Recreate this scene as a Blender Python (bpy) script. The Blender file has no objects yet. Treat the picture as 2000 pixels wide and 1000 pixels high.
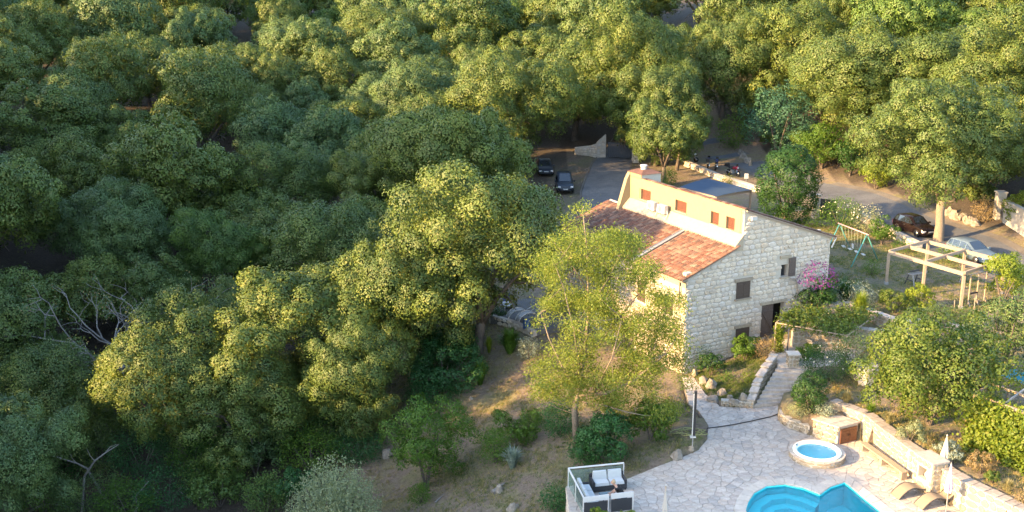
import bpy, math, random
import numpy as np
from mathutils import Vector, Matrix
from mathutils.geometry import tessellate_polygon

# ------------------------------------------------------------------ camera, sky, sun, exposure
SC = bpy.context.scene
COL = SC.collection
F = 2100.0                      # focal length in photograph pixels (2000 wide)
PITCH = math.radians(15.0)      # drone camera looks down by this much
CAM_H = 25.0                    # metres above the pool deck
cam_d = bpy.data.cameras.new('camera'); cam = bpy.data.objects.new('camera', cam_d); COL.objects.link(cam)
cam.location = (0, 0, CAM_H); cam.rotation_euler = (math.pi/2 - PITCH, 0, 0)
cam_d.sensor_width = 36.0; cam_d.lens = 36.0*F/2000.0; cam_d.clip_end = 2000; cam_d.clip_start = 0.5
SC.camera = cam

SUN_EL = math.radians(19.0)
SUN_H = Vector((-0.915, -0.403, 0)).normalized()          # horizontal direction towards the sun
sun_dir = Vector((SUN_H.x*math.cos(SUN_EL), SUN_H.y*math.cos(SUN_EL), math.sin(SUN_EL)))
world = bpy.data.worlds.new('World'); SC.world = world; world.use_nodes = True
wn = world.node_tree.nodes; wl = world.node_tree.links
bg = wn['Background']; sky = wn.new('ShaderNodeTexSky'); sky.sky_type = 'NISHITA'; sky.sun_disc = False
sky.sun_elevation = SUN_EL; sky.sun_rotation = math.atan2(sun_dir.x, sun_dir.y)
sky.air_density = 1.0; sky.dust_density = 1.2; sky.ozone_density = 0.6
wl.new(sky.outputs[0], bg.inputs[0]); bg.inputs[1].default_value = 0.122
sl = bpy.data.lights.new('sun', 'SUN'); sl.energy = 3.2; sl.angle = math.radians(0.6); sl.color = (1.0, 0.63, 0.265)
so = bpy.data.objects.new('sun', sl); COL.objects.link(so); so.rotation_euler = sun_dir.to_track_quat('Z', 'Y').to_euler()
SC.view_settings.view_transform = 'Standard'; SC.view_settings.look = 'None'
SC.view_settings.exposure = 2.9; SC.view_settings.gamma = 1.0
SC.cycles.max_bounces = 6; SC.cycles.diffuse_bounces = 3; SC.cycles.transparent_max_bounces = 6
SC.cycles.use_denoising = True

# ------------------------------------------------------------------ finding places
cP, sP = math.cos(PITCH), math.sin(PITCH)
def ray(u, v):
    a = (u-1000)/F; b = (500-v)/F
    return (a, cP+b*sP, -sP+b*cP)
def P(u, v, z=0.0):
    d = ray(u, v); t = (z-CAM_H)/d[2]
    return Vector((d[0]*t, d[1]*t, z))
def depth(p): return p[1]*cP-(p[2]-CAM_H)*sP
def pxm(p): return F/depth(p)                              # photograph pixels per metre at p
def proj(p):
    dp = depth(p); return 1000+F*p[0]/dp, 500-F*(p[1]*sP+(p[2]-CAM_H)*cP)/dp

# terrain: thin-plate surface through set points; unseen left hills shaped to block the sun
CTRL = [(10.8,63.9,.05),(14,65.3,.55),(16.6,66.3,1.35),(18.5,67.2,1.9),(21.4,69.2,3.0),(12,60,0),(7,58,-.35),(3.6,54.7,-.7),(5.9,50.5,-.35),(1.3,49.6,-1.7),
 (2.5,45,-1.2),(-3,58,-3.2),(-7.7,58.6,-5),(-25,66,-7.2),(-33,62,-8.5),(-6.6,77,-2),(-1.8,69.8,-1.2),(1.5,72,-.35),(-.4,78,0),(3,80,.2),(4.5,74,-.2),(8,62,-.3),
 (5,90,.8),(5.6,112,1.8),(10,110,2),(13,132,3.0),(9,126,2.6),(12,100,1.9),(15,92,2.4),(20,96,3),(17.6,61.3,1.6),(19,58,1.4),(22,54,1.4),(26,50,1.5),(30,56,1.9),(24,60,1.8),
 (22,63,1.8),(26.6,72.8,3.2),(29.4,67.0,3.1),(33.3,69.9,3.2),(30.5,75.6,3.2),(25.4,77.8,3.1),(28,84,3.1),(35.8,70,3.15),(35,80,3.15),(33,90,3.15),(29.6,104,3.15),(25,122,3.15),
 (22,135,3.3),(38,80,3.15),(38,92,3.15),(33,110,3.15),(28,125,3.2),(44,90,4.4),(50,100,7.2),(42,106,5.4),(38,120,6.2),(33,135,6.2),(60,80,4.5),(58,118,12),(46,135,11),(62,145,18),(38,155,13),(45,60,2.4),(40,40,1),(25,35,.5),(15,35,0),(10,40,-.3),
 (-15,45,-5.5),(-28,42,-5),(-45,25,14),(-60,20,19),(-46,39,7.5),(-42,54,0),(-50,48,1),(-60,46,6),(-68,48,11),(-66,60,22),(-68,75,23),(-77,41,15),(-79,55,30),(-90,70,29),(-30,80,-5),(-45,66,-8),(-40,100,-2),(-12,95,-1),(-15,120,1),(-40,130,3),(-62,100,5),(-52,78,2),(-56,63,9),(-80,110,21),(-60,160,8),(-90,160,11),(-60,200,14),(0,160,8),(0,200,14),(0,260,22),(60,200,24),(60,260,30),
 (90,160,22),(90,100,12),(0,350,34),(150,350,34),(-150,350,36),(150,150,12),(150,50,5),(60,20,1),(0,10,-6),(-50,8,13),
 (-110,20,27),(-125,80,31),(-120,-20,22),(-125,130,26),(-160,0,24),(-160,120,27),(-150,220,26),(150,-20,3)]
_c = np.array(CTRL, float)
def _phi(r2): return 0.5*r2*np.log(r2+1e-9)
_n = len(_c); _A = np.zeros((_n+3, _n+3))
_A[:_n,:_n] = _phi(((_c[:,None,:2]-_c[None,:,:2])**2).sum(-1))+np.eye(_n)*0.6
_A[:_n,_n] = 1; _A[:_n,_n+1:] = _c[:,:2]; _A[_n,:_n] = 1; _A[_n+1:,:_n] = _c[:,:2].T
_w = np.linalg.solve(_A, np.r_[_c[:,2],0,0,0])
def inside(poly, x, y):
    x = np.asarray(x, float); y = np.asarray(y, float); r = np.zeros(np.broadcast(x,y).shape, bool)
    for (x0,y0),(x1,y1) in zip(poly, poly[1:]+poly[:1]):
        c = ((y0>y)!=(y1>y)); r ^= c & (x < (x1-x0)*(y-y0)/((y1-y0) if y1!=y0 else 1e-9)+x0)
    return r
DECK = [(-2.2+4.9,40),(2.75,45.2),(2.7,48.9),(5.7,49.6),(7.8,51.3),(8.9,52.1),(10.0,53.1),(10.7,54.4),(11.1,56.3),(10.9,58.4),(10.5,59.4),(10.75,63.8),(11.5,63.8),(11.75,61.0),(12.3,59.0),
        (14.2,58.75),(16.0,59.2),(15.2,57.0),(16.55,55.0),(18.9,54.9),(19.2,54.0),(20.15,50.1),(21.35,46.5),(23.05,43.4),(25.0,39.6)]
POOL = [(11.1,40),(11.15,46.4),(11.45,47.25),(11.95,48.2),(12.75,48.95),(13.7,49.15),(14.5,48.75),(15.15,48.05),(15.9,48.85),(16.75,49.35),(17.55,46.5),(19.5,40)]
WALL = [(17.9,56.3),(19.2,54.45),(20.15,50.15),(21.35,46.55),(23.05,43.45),(25.2,39.5)]
BED = [(18.2,56.8),(19.72,54.75),(20.70,50.35),(21.90,46.8),(23.55,43.7),(25.85,39.4),(34,39),(33,58),(20,60)]
HOUSE = [(10.9,64.1),(21.2,69.4),(15.1,80.9),(3.9,77.5)]
def rbf(x, y):
    x = np.atleast_1d(np.asarray(x,float)); y = np.atleast_1d(np.asarray(y,float)); sh = x.shape
    x = x.ravel(); y = y.ravel(); out = np.empty(len(x))
    for i in range(0, len(x), 20000):
        a, b = x[i:i+20000], y[i:i+20000]
        out[i:i+20000] = _phi((a[:,None]-_c[:,0])**2+(b[:,None]-_c[:,1])**2)@_w[:_n]+_w[_n]+_w[_n+1]*a+_w[_n+2]*b
    return out.reshape(sh)
def gz(x, y):
    x = np.atleast_1d(np.asarray(x,float)); y = np.atleast_1d(np.asarray(y,float))
    z = rbf(x, y)
    z = z+0.10*np.sin(x*1.1+y*.6)*np.sin(y*.9-x*.4)*np.clip((60-np.abs(x))/60,0,1)*(x<8)
    b = inside(BED, x, y); z = np.where(b, np.maximum(z, 1.38), z)
    d = inside(DECK, x, y) | inside(WALL+BED[5::-1], x, y); z = np.where(d, -0.42, z)
    q_ = inside([(14.1,58.7),(16.6,59.0),(18.5,61.2),(18.9,62.2),(16.2,62.4)], x, y); z = np.where(q_, np.minimum(z, 1.7*np.clip((y-58.8)/2.6,0,1)-.5), z)
    q_ = inside([(16.2,61.6),(18.4,61.0),(20.6,61.6),(22.8,64.8),(21.0,67.0),(17.6,66.0),(16.0,63.2)], x, y); z = np.where(q_, np.minimum(z, 1.45), z)
    p = inside([(10.6,39),(10.6,46.6),(11.4,48.6),(13.6,49.8),(15.2,48.9),(16.9,50.0),(18.1,46.5),(20.2,39)], x, y)
    return np.where(p, -2.6, z)
def g1(x, y): return float(gz(x, y)[0])
def G(u, v):
    d = ray(u, v); Y = np.arange(42, 260, 0.15); t = Y/d[1]; X = d[0]*t; Z = CAM_H+d[2]*t
    k = np.argmax(Z <= gz(X, Y)); return Vector((X[k], Y[k], float(gz(X[k], Y[k])[0])))

# ------------------------------------------------------------------ helpers
def link(o, parent=None, kind=None):
    COL.objects.link(o)
    if parent is not None: o.parent = parent
    if kind: o['kind'] = kind
    return o
def tag(o, label, cat=None, group=None):
    o['label'] = label
    if cat: o['category'] = cat
    if group: o['group'] = group
    return o
def thing(name, label, cat, loc=(0,0,0), rz=0.0, group=None):
    o = bpy.data.objects.new(name, None); COL.objects.link(o); o.location = loc; o.rotation_euler = (0,0,rz)
    o.empty_display_size = .3
    return tag(o, label, cat, group)
class MB:
    def __init__(s): s.v = []; s.f = []
    def add(s, vs, fs, M=None):
        b = len(s.v)
        s.v += [tuple(M@Vector(q)) for q in vs] if M else [tuple(q) for q in vs]
        s.f += [tuple(b+i for i in q) for q in fs]; return s
    def box(s, cx, cy, cz, sx, sy, sz, M=None, taper=1.0):
        x, y, z = sx/2, sy/2, sz/2; t = taper
        return s.add([(cx-x,cy-y,cz-z),(cx+x,cy-y,cz-z),(cx+x,cy+y,cz-z),(cx-x,cy+y,cz-z),(cx-x*t,cy-y*t,cz+z),(cx+x*t,cy-y*t,cz+z),(cx+x*t,cy+y*t,cz+z),(cx-x*t,cy+y*t,cz+z)],
                     [(0,3,2,1),(4,5,6,7),(0,1,5,4),(1,2,6,5),(2,3,7,6),(3,0,4,7)], M)
    def b2(s, x0, x1, y0, y1, z0, z1, M=None): return s.box((x0+x1)/2,(y0+y1)/2,(z0+z1)/2,x1-x0,y1-y0,z1-z0,M)
    def beam(s, p, q, w, h, up=(0,0,1)):
        p = Vector(p); q = Vector(q); d = (q-p).normalized(); u = Vector(up)
        if abs(d.dot(u)) > .98: u = Vector((0,1,0))
        sd = d.cross(u).normalized(); u = sd.cross(d)
        vs = [c+sd*(w/2*a)+u*(h/2*b) for c in (p,q) for a,b in ((-1,-1),(1,-1),(1,1),(-1,1))]
        return s.add(vs, [(3,2,1,0),(4,5,6,7),(0,1,5,4),(1,2,6,5),(2,3,7,6),(3,0,4,7)])
    def tube(s, pts, rad, n=7, closed=False):
        pts = [Vector(p) for p in pts]; m = len(pts)
        if not hasattr(rad, '__len__'): rad = [rad]*m
        b = len(s.v); ref = None
        for i, p in enumerate(pts):
            if closed: d = pts[(i+1)%m]-pts[i-1]
            else: d = pts[min(i+1,m-1)]-pts[max(i-1,0)]
            d.normalize()
            if ref is None: ref = d.orthogonal().normalized()
            ref = (ref-d*ref.dot(d))
            ref = ref.normalized() if ref.length > 1e-4 else d.orthogonal().normalized()
            o = d.cross(ref)
            for k in range(n):
                a = 2*math.pi*k/n; s.v.append(tuple(p+(ref*math.cos(a)+o*math.sin(a))*rad[i]))
        for i in range(m if closed else m-1):
            j = (i+1)%m
            for k in range(n): s.f.append((b+i*n+k, b+i*n+(k+1)%n, b+j*n+(k+1)%n, b+j*n+k))
        if not closed:
            s.f.append(tuple(b+k for k in reversed(range(n)))); s.f.append(tuple(b+(m-1)*n+k for k in range(n)))
        return s
    def prism(s, poly, z0, z1, M=None):
        n = len(poly); ar = sum(poly[i][0]*poly[(i+1)%n][1]-poly[(i+1)%n][0]*poly[i][1] for i in range(n))
        if ar < 0: poly = poly[::-1]
        vs = [(x,y,z0) for x,y in poly]+[(x,y,z1) for x,y in poly]
        return s.add(vs, [tuple(range(n-1,-1,-1)), tuple(range(n,2*n))]+[(i,(i+1)%n,n+(i+1)%n,n+i) for i in range(n)], M)
    def lathe(s, prof, n=16, c=(0,0,0)):
        b = len(s.v)
        for r,z in prof:
            for k in range(n): a = 2*math.pi*k/n; s.v.append((c[0]+r*math.cos(a), c[1]+r*math.sin(a), c[2]+z))
        for i in range(len(prof)-1):
            for k in range(n): s.f.append((b+i*n+k, b+i*n+(k+1)%n, b+(i+1)*n+(k+1)%n, b+(i+1)*n+k))
        return s
    def mesh(s, name, mat=None, smooth=False):
        me = bpy.data.meshes.new(name); me.from_pydata(s.v, [], s.f); me.update()
        if mat: me.materials.append(mat)
        if smooth: me.polygons.foreach_set('use_smooth', [True]*len(me.polygons))
        return me
    def build(s, name, mat=None, parent=None, smooth=False, kind=None, label=None):
        o = link(bpy.data.objects.new(name, s.mesh(name, mat, smooth)), parent, kind)
        if label: o['label'] = label
        return o
def np_mesh(name, V, Q, mat, smooth=False):
    me = bpy.data.meshes.new(name); k = Q.shape[1]
    me.vertices.add(len(V)); me.vertices.foreach_set('co', np.ascontiguousarray(V, np.float32).ravel())
    me.loops.add(Q.size); me.loops.foreach_set('vertex_index', Q.astype(np.int32).ravel())
    me.polygons.add(len(Q)); me.polygons.foreach_set('loop_start', np.arange(0, Q.size, k, dtype=np.int32))
    me.polygons.foreach_set('loop_total', np.full(len(Q), k, np.int32))
    if smooth: me.polygons.foreach_set('use_smooth', np.ones(len(Q), bool))
    me.update(calc_edges=True)
    if mat: me.materials.append(mat)
    return me

# ------------------------------------------------------------------ materials
def nmat(name):
    m = bpy.data.materials.new(name); m.use_nodes = True; nt = m.node_tree
    return m, nt, nt.nodes, nt.links, nt.nodes['Principled BSDF']
def ramp(N, cols, pos=None):
    r = N.new('ShaderNodeValToRGB'); e = r.color_ramp.elements
    n = len(cols); pos = pos or [i/(n-1) for i in range(n)]
    while len(e) < n: e.new(0.5)
    for i in range(n): e[i].position = pos[i]; e[i].color = (*cols[i], 1)
    return r
def noise(N, L, scale, detail=4, rough=.6, coord=None, out='Fac'):
    t = N.new('ShaderNodeTexNoise'); t.inputs['Scale'].default_value = scale; t.inputs['Detail'].default_value = detail; t.inputs['Roughness'].default_value = rough
    if coord is not None: L.new(coord, t.inputs['Vector'])
    return t
def mix(N, L, a, b, fac, mode='MIX'):
    m = N.new('ShaderNodeMix'); m.data_type = 'RGBA'; m.blend_type = mode
    for s, x in ((m.inputs[6], a), (m.inputs[7], b), (m.inputs[0], fac)):
        if hasattr(x, 'links'): L.new(x, s)
        elif isinstance(x, tuple): s.default_value = (*x, 1)
        else: s.default_value = x
    return m.outputs[2]
def bump(N, L, h, strength, dist, B):
    b = N.new('ShaderNodeBump'); b.inputs['Strength'].default_value = strength; b.inputs['Distance'].default_value = dist
    L.new(h, b.inputs['Height']); L.new(b.outputs[0], B.inputs['Normal']); return b
def rand_out(N, L):
    """one random number per stone or leaf, whether it is an object or an island of a mesh"""
    oi = N.new('ShaderNodeObjectInfo'); ge = N.new('ShaderNodeNewGeometry'); a = N.new('ShaderNodeMath'); a.operation = 'ADD'
    L.new(oi.outputs['Random'], a.inputs[0]); L.new(ge.outputs['Random Per Island'], a.inputs[1])
    f = N.new('ShaderNodeMath'); f.operation = 'FRACT'; L.new(a.outputs[0], f.inputs[0]); return f.outputs[0]
def simple(name, col, rough=.7, metal=0.0, var=.12, scale=6.0, bmp=0.0, spec=None):
    col = tuple(c*ALB for c in col)
    m, nt, N, L, B = nmat(name); tc = N.new('ShaderNodeTexCoord')
    n = noise(N, L, scale, 5, .65, tc.outputs['Object'])
    lo = tuple(c*(1-var) for c in col); hi = tuple(min(1,c*(1+var)) for c in col)
    r = ramp(N, [lo, hi], [.3,.7]); L.new(n.outputs[0], r.inputs[0]); L.new(r.outputs[0], B.inputs['Base Color'])
    B.inputs['Roughness'].default_value = rough; B.inputs['Metallic'].default_value = metal
    if bmp: bump(N, L, n.outputs[0], .6, bmp, B)
    return m
def stone_mat(name, cols, scale=9, bmp=.012, dirt=.25):
    cols = [tuple(q*ALB for q in c) for c in cols]
    m, nt, N, L, B = nmat(name); tc = N.new('ShaderNodeTexCoord'); r = ramp(N, cols)
    L.new(rand_out(N, L), r.inputs[0])
    n = noise(N, L, scale, 6, .7, tc.outputs['Object']); n2 = noise(N, L, scale*.25, 3, .6, tc.outputs['Object'])
    k = ramp(N, [(1-dirt,)*3, (1.08,)*3], [.3,.65]); L.new(n.outputs[0], k.inputs[0])
    k2 = ramp(N, [(1-dirt*.6,1-dirt*.65,1-dirt*.7), (1.05,)*3], [.3,.6]); L.new(n2.outputs[0], k2.inputs[0])
    c = mix(N, L, r.outputs[0], k.outputs[0], 1.0, 'MULTIPLY'); c = mix(N, L, c, k2.outputs[0], 1.0, 'MULTIPLY')
    L.new(c, B.inputs['Base Color']); B.inputs['Roughness'].default_value = .88; bump(N, L, n.outputs[0], .7, bmp, B); return m
def leaf_mat(name, a, b, c=None, trans=.3, tint=.35, rough=.55, spec=.35):
    """a dark leaf, b common leaf, c rare young leaf; whole plants differ a little by object"""
    m, nt, N, L, B = nmat(name); c = c or tuple(x*1.35 for x in b)
    ge = N.new('ShaderNodeNewGeometry'); a = tuple(.35*p_+.65*q_ for p_,q_ in zip(a,b)); c = tuple(.6*p_+.4*q_ for p_,q_ in zip(c,b)); r = ramp(N, [a, b, b, c], [0,.45,.75,1]); L.new(ge.outputs['Random Per Island'], r.inputs[0])
    oi = N.new('ShaderNodeObjectInfo')
    t = ramp(N, [(1-tint,1-tint*.55,1-tint*.2),(1,1,1),(1+tint*.55,1+tint*.35,1-tint*.4)], [0,.5,1]); L.new(oi.outputs['Random'], t.inputs[0])
    tc = N.new('ShaderNodeTexCoord'); n = noise(N, L, 5.5, 2, .5, tc.outputs['Object'])
    v = ramp(N, [(.62,.70,.75),(1.18,1.12,.95)], [.32,.68]); L.new(n.outputs[0], v.inputs[0])
    col = mix(N, L, r.outputs[0], t.outputs[0], 1.0, 'MULTIPLY'); col = mix(N, L, col, v.outputs[0], 1.0, 'MULTIPLY')
    L.new(col, B.inputs['Base Color']); B.inputs['Roughness'].default_value = rough
    B.inputs['Specular IOR Level'].default_value = spec
    tr = N.new('ShaderNodeBsdfTranslucent'); tcol = mix(N, L, col, (1.1,1.15,.5), 1.0, 'MULTIPLY'); L.new(tcol, tr.inputs[0])
    ms = N.new('ShaderNodeMixShader'); ms.inputs[0].default_value = trans
    L.new(B.outputs[0], ms.inputs[1]); L.new(tr.outputs[0], ms.inputs[2]); L.new(ms.outputs[0], N['Material Output'].inputs[0])
    return m
def bark_mat(name, a, b):
    m, nt, N, L, B = nmat(name); tc = N.new('ShaderNodeTexCoord'); n = noise(N, L, 14, 6, .7, tc.outputs['Object'])
    r = ramp(N, [a, b], [.35,.65]); L.new(n.outputs[0], r.inputs[0]); L.new(r.outputs[0], B.inputs['Base Color']); B.inputs['Roughness'].default_value = .9
    bump(N, L, n.outputs[0], .8, .02, B); return m
M = {}
ALB = .68            # mineral and painted surfaces: real reflectance under this exposure
M['stone'] = stone_mat('rubble_stone', [(.78,.67,.55),(.84,.72,.57),(.70,.63,.55),(.90,.78,.63),(.64,.55,.45),(.80,.65,.49),(.86,.77,.67),(.73,.67,.61)])
M['stone_warm'] = stone_mat('warm_wall_stone', [(.38,.31,.22),(.45,.37,.26),(.35,.29,.22),(.49,.42,.31),(.41,.35,.26)], dirt=.18)
M['mortar'] = simple('lime_mortar', (.60,.54,.46), .95, bmp=.01, scale=14)
M['paving'] = stone_mat('paving_stone', [(.54,.475,.42),(.62,.55,.48),(.57,.49,.425),(.68,.60,.53),(.47,.435,.40),(.63,.53,.445)], scale=5, bmp=.004, dirt=.22)
M['wall_cap'] = stone_mat('wall_coping_stone', [(.42,.36,.30),(.50,.43,.36),(.38,.34,.30)], scale=5, dirt=.3)
M['grout'] = simple('paving_joint', (.30,.27,.24), .95, bmp=.006, scale=12)
M['coping'] = stone_mat('pool_coping', [(.64,.57,.49),(.70,.62,.53),(.62,.55,.48),(.73,.66,.57)], scale=4, bmp=.003, dirt=.12)
M['plaster_y'] = simple('yellow_plaster', (.36,.29,.175), .9, var=.06, scale=3, bmp=.004)
M['plaster_c'] = simple('cream_plaster', (.46,.39,.29), .9, var=.08, scale=4, bmp=.004)
M['white_wall'] = simple('white_render', (.55,.51,.46), .9, var=.05, scale=2, bmp=.003)
M['tile'] = stone_mat('clay_tile', [(.16,.068,.046),(.20,.088,.058),(.12,.052,.038),(.26,.155,.11),(.18,.095,.072),(.095,.058,.048),(.29,.20,.15),(.17,.074,.05)], scale=8, bmp=.006, dirt=.35)
M['metal_grey'] = simple('zinc_flashing', (.42,.42,.43), .5, .4)
M['shutter'] = simple('dark_brown_shutter', (.085,.058,.045), .7, scale=20)
M['shutter_r'] = simple('red_brown_shutter', (.13,.045,.026), .65, scale=20)
M['wood_dark'] = simple('barn_door_wood', (.13,.10,.085), .8, var=.3, scale=16)
M['wood_red'] = simple('varnished_door_wood', (.20,.075,.035), .5, var=.35, scale=14)
M['timber'] = simple('pale_timber', (.40,.31,.225), .7, var=.18, scale=12)
M['timber_grey'] = simple('weathered_timber', (.36,.29,.23), .8, var=.25, scale=12)
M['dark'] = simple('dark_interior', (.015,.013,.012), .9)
M['white'] = simple('white_plastic', (.62,.62,.60), .45, var=.04)
M['white_metal'] = simple('white_painted_metal', (.72,.72,.72), .45, var=.05)
M['black'] = simple('black_plastic', (.022,.022,.025), .5)
M['rubber'] = simple('tyre_rubber', (.02,.02,.02), .85)
M['chrome'] = simple('polished_metal', (.55,.56,.58), .25, .9, var=.05)
M['teal_paint'] = simple('teal_painted_tube', (.10,.36,.31), .5)
M['pink_paint'] = simple('pink_painted_tube', (.62,.34,.36), .5)
M['rope'] = simple('swing_rope', (.30,.34,.24), .9)
M['canopy_blue'] = simple('blue_shade_cloth', (.010,.045,.105), .85, var=.08, scale=3)
M['canopy_teal'] = simple('teal_shade_cloth', (.02,.22,.27), .8, var=.1, scale=2)
M['cushion'] = simple('pale_grey_cushion', (.62,.65,.66), .95, var=.04)
M['wicker'] = simple('charcoal_wicker', (.035,.038,.045), .8, var=.25, scale=60)
M['sling'] = simple('tan_mesh_sling', (.28,.225,.16), .8, var=.1, scale=40)
M['parasol'] = simple('pale_parasol_cloth', (.55,.53,.50), .9, var=.05)
M['parasol_l'] = simple('lavender_parasol_cloth', (.52,.45,.60), .9, var=.06)
M['skin'] = simple('skin', (.55,.33,.24), .6, var=.06); M['hair'] = simple('light_hair', (.50,.38,.24), .7, var=.2, scale=30)
M['black_cloth'] = simple('black_cloth', (.018,.018,.020), .95); M['blue_cloth'] = simple('blue_bin_plastic', (.03,.10,.26), .5)
M['car_black'] = simple('dark_brown_car_paint', (.022,.014,.014), .25, .2, var=.05); M['car_blue'] = simple('pale_blue_car_paint', (.20,.28,.36), .3, .3, var=.03)
M['suv'] = simple('navy_car_paint', (.02,.03,.05), .28, .2, var=.05); M['red_paint'] = simple('red_paint', (.40,.02,.05), .35); M['blue_paint'] = simple('blue_paint', (.03,.04,.16), .35)
M['hose'] = simple('yellow_green_hose', (.36,.36,.14), .6); M['gate'] = simple('anthracite_gate', (.045,.055,.075), .5)
M['pot'] = simple('terracotta', (.45,.20,.11), .8)
def glass_mat(name, col, rough=.08):
    m, nt, N, L, B = nmat(name); B.inputs['Base Color'].default_value = (*col,1); B.inputs['Roughness'].default_value = rough
    B.inputs['Specular IOR Level'].default_value = .8; B.inputs['Coat Weight'].default_value = .5; return m
M['glass'] = glass_mat('car_glass', (.012,.016,.02)); M['lamp'] = glass_mat('headlight_glass', (.6,.6,.6))
def clear_mat(name):
    m, nt, N, L, B = nmat(name); t = N.new('ShaderNodeBsdfTransparent'); t.inputs[0].default_value = (.80,.90,.88,1)
    ms = N.new('ShaderNodeMixShader'); ms.inputs[0].default_value = .12; B.inputs['Base Color'].default_value = (.5,.6,.6,1); B.inputs['Roughness'].default_value = .05
    L.new(t.outputs[0], ms.inputs[1]); L.new(B.outputs[0], ms.inputs[2]); L.new(ms.outputs[0], N['Material Output'].inputs[0]); return m
M['clear'] = clear_mat('balustrade_glass')
def water_mat(name, col, scale):
    m, nt, N, L, B = nmat(name); tc = N.new('ShaderNodeTexCoord'); n = noise(N, L, scale, 3, .55, tc.outputs['Object'])
    t = N.new('ShaderNodeBsdfTransparent'); t.inputs[0].default_value = (*col,1)
    gl = N.new('ShaderNodeBsdfGlossy'); gl.inputs['Roughness'].default_value = .04
    b = N.new('ShaderNodeBump'); b.inputs['Strength'].default_value = .55; b.inputs['Distance'].default_value = .06; L.new(n.outputs[0], b.inputs['Height']); L.new(b.outputs[0], gl.inputs['Normal'])
    fr = N.new('ShaderNodeFresnel'); fr.inputs[0].default_value = 1.33; L.new(b.outputs[0], fr.inputs['Normal'])
    ms = N.new('ShaderNodeMixShader'); L.new(fr.outputs[0], ms.inputs[0]); L.new(t.outputs[0], ms.inputs[1]); L.new(gl.outputs[0], ms.inputs[2])
    L.new(ms.outputs[0], N['Material Output'].inputs[0]); N.remove(B); return m
M['water'] = water_mat('pool_water', (.50,.98,.99), 2.5); M['water_tub'] = water_mat('tub_water', (.62,.97,.99), 5)
M['liner'] = simple('blue_pool_liner', (.10,1.05,1.12), .6, var=.05, scale=2); M['tub'] = simple('white_tub_shell', (1.1,1.35,1.38), .35, var=.03)
M['step_white'] = simple('pool_step_liner', (.15,1.10,1.16), .6, var=.04)

# asphalt, drive
def asphalt(name, a, b, crack=.3):
    m, nt, N, L, B = nmat(name); tc = N.new('ShaderNodeTexCoord'); n = noise(N, L, .45, 6, .7, tc.outputs['Object']); n2 = noise(N, L, 9, 4, .7, tc.outputs['Object'])
    r = ramp(N, [tuple(q*ALB for q in a), tuple(q*ALB for q in b)], [.35,.65]); L.new(n.outputs[0], r.inputs[0]); k = ramp(N, [(1-crack,)*3,(1.1,)*3],[.35,.6]); L.new(n2.outputs[0], k.inputs[0])
    L.new(mix(N, L, r.outputs[0], k.outputs[0], 1.0, 'MULTIPLY'), B.inputs['Base Color']); B.inputs['Roughness'].default_value = .9; bump(N, L, n2.outputs[0], .4, .01, B); return m
M['asphalt'] = asphalt('worn_asphalt', (.095,.105,.125), (.15,.16,.18)); M['drive'] = asphalt('old_concrete_drive', (.12,.12,.125), (.19,.185,.18))
M['verge'] = asphalt('pale_gravel_verge', (.13,.115,.10), (.21,.19,.165))

# ground
m, nt, N, L, B = nmat('hillside_ground'); tc = N.new('ShaderNodeTexCoord')
va = N.new('ShaderNodeVertexColor'); va.layer_name = 'zone'; sep = N.new('ShaderNodeSeparateColor'); L.new(va.outputs[0], sep.inputs[0])
n1 = noise(N, L, .55, 6, .7, tc.outputs['Object']); n2 = noise(N, L, 4.5, 6, .75, tc.outputs['Object']); n3 = noise(N, L, .17, 4, .6, tc.outputs['Object'])
soil = ramp(N, [(.085,.06,.042),(.15,.115,.085),(.21,.17,.125)], [.3,.5,.72]); L.new(n2.outputs[0], soil.inputs[0])
dry = ramp(N, [(.12,.105,.05),(.21,.18,.09)], [.35,.65]); L.new(n2.outputs[0], dry.inputs[0])
green = ramp(N, [(.03,.05,.018),(.075,.10,.035)], [.35,.65]); L.new(n2.outputs[0], green.inputs[0])
k = ramp(N, [(0,0,0),(1,1,1)], [.45,.62]); L.new(n1.outputs[0], k.inputs[0])
base = mix(N, L, soil.outputs[0], dry.outputs[0], k.outputs[0])
mul = N.new('ShaderNodeMath'); mul.operation = 'MULTIPLY_ADD'; L.new(n1.outputs[0], mul.inputs[0]); mul.inputs[1].default_value = 1.6; mul.inputs[2].default_value = -.8
ad = N.new('ShaderNodeMath'); ad.operation = 'ADD'; ad.use_clamp = True; L.new(mul.outputs[0], ad.inputs[0]); L.new(sep.outputs[0], ad.inputs[1])
base = mix(N, L, base, green.outputs[0], ad.outputs[0])
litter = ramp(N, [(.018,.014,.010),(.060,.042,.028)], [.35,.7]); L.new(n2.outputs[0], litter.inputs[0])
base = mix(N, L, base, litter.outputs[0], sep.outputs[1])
L.new(base, B.inputs['Base Color']); B.inputs['Roughness'].default_value = .95; bump(N, L, n2.outputs[0], .9, .12, B); M['ground'] = m

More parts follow.
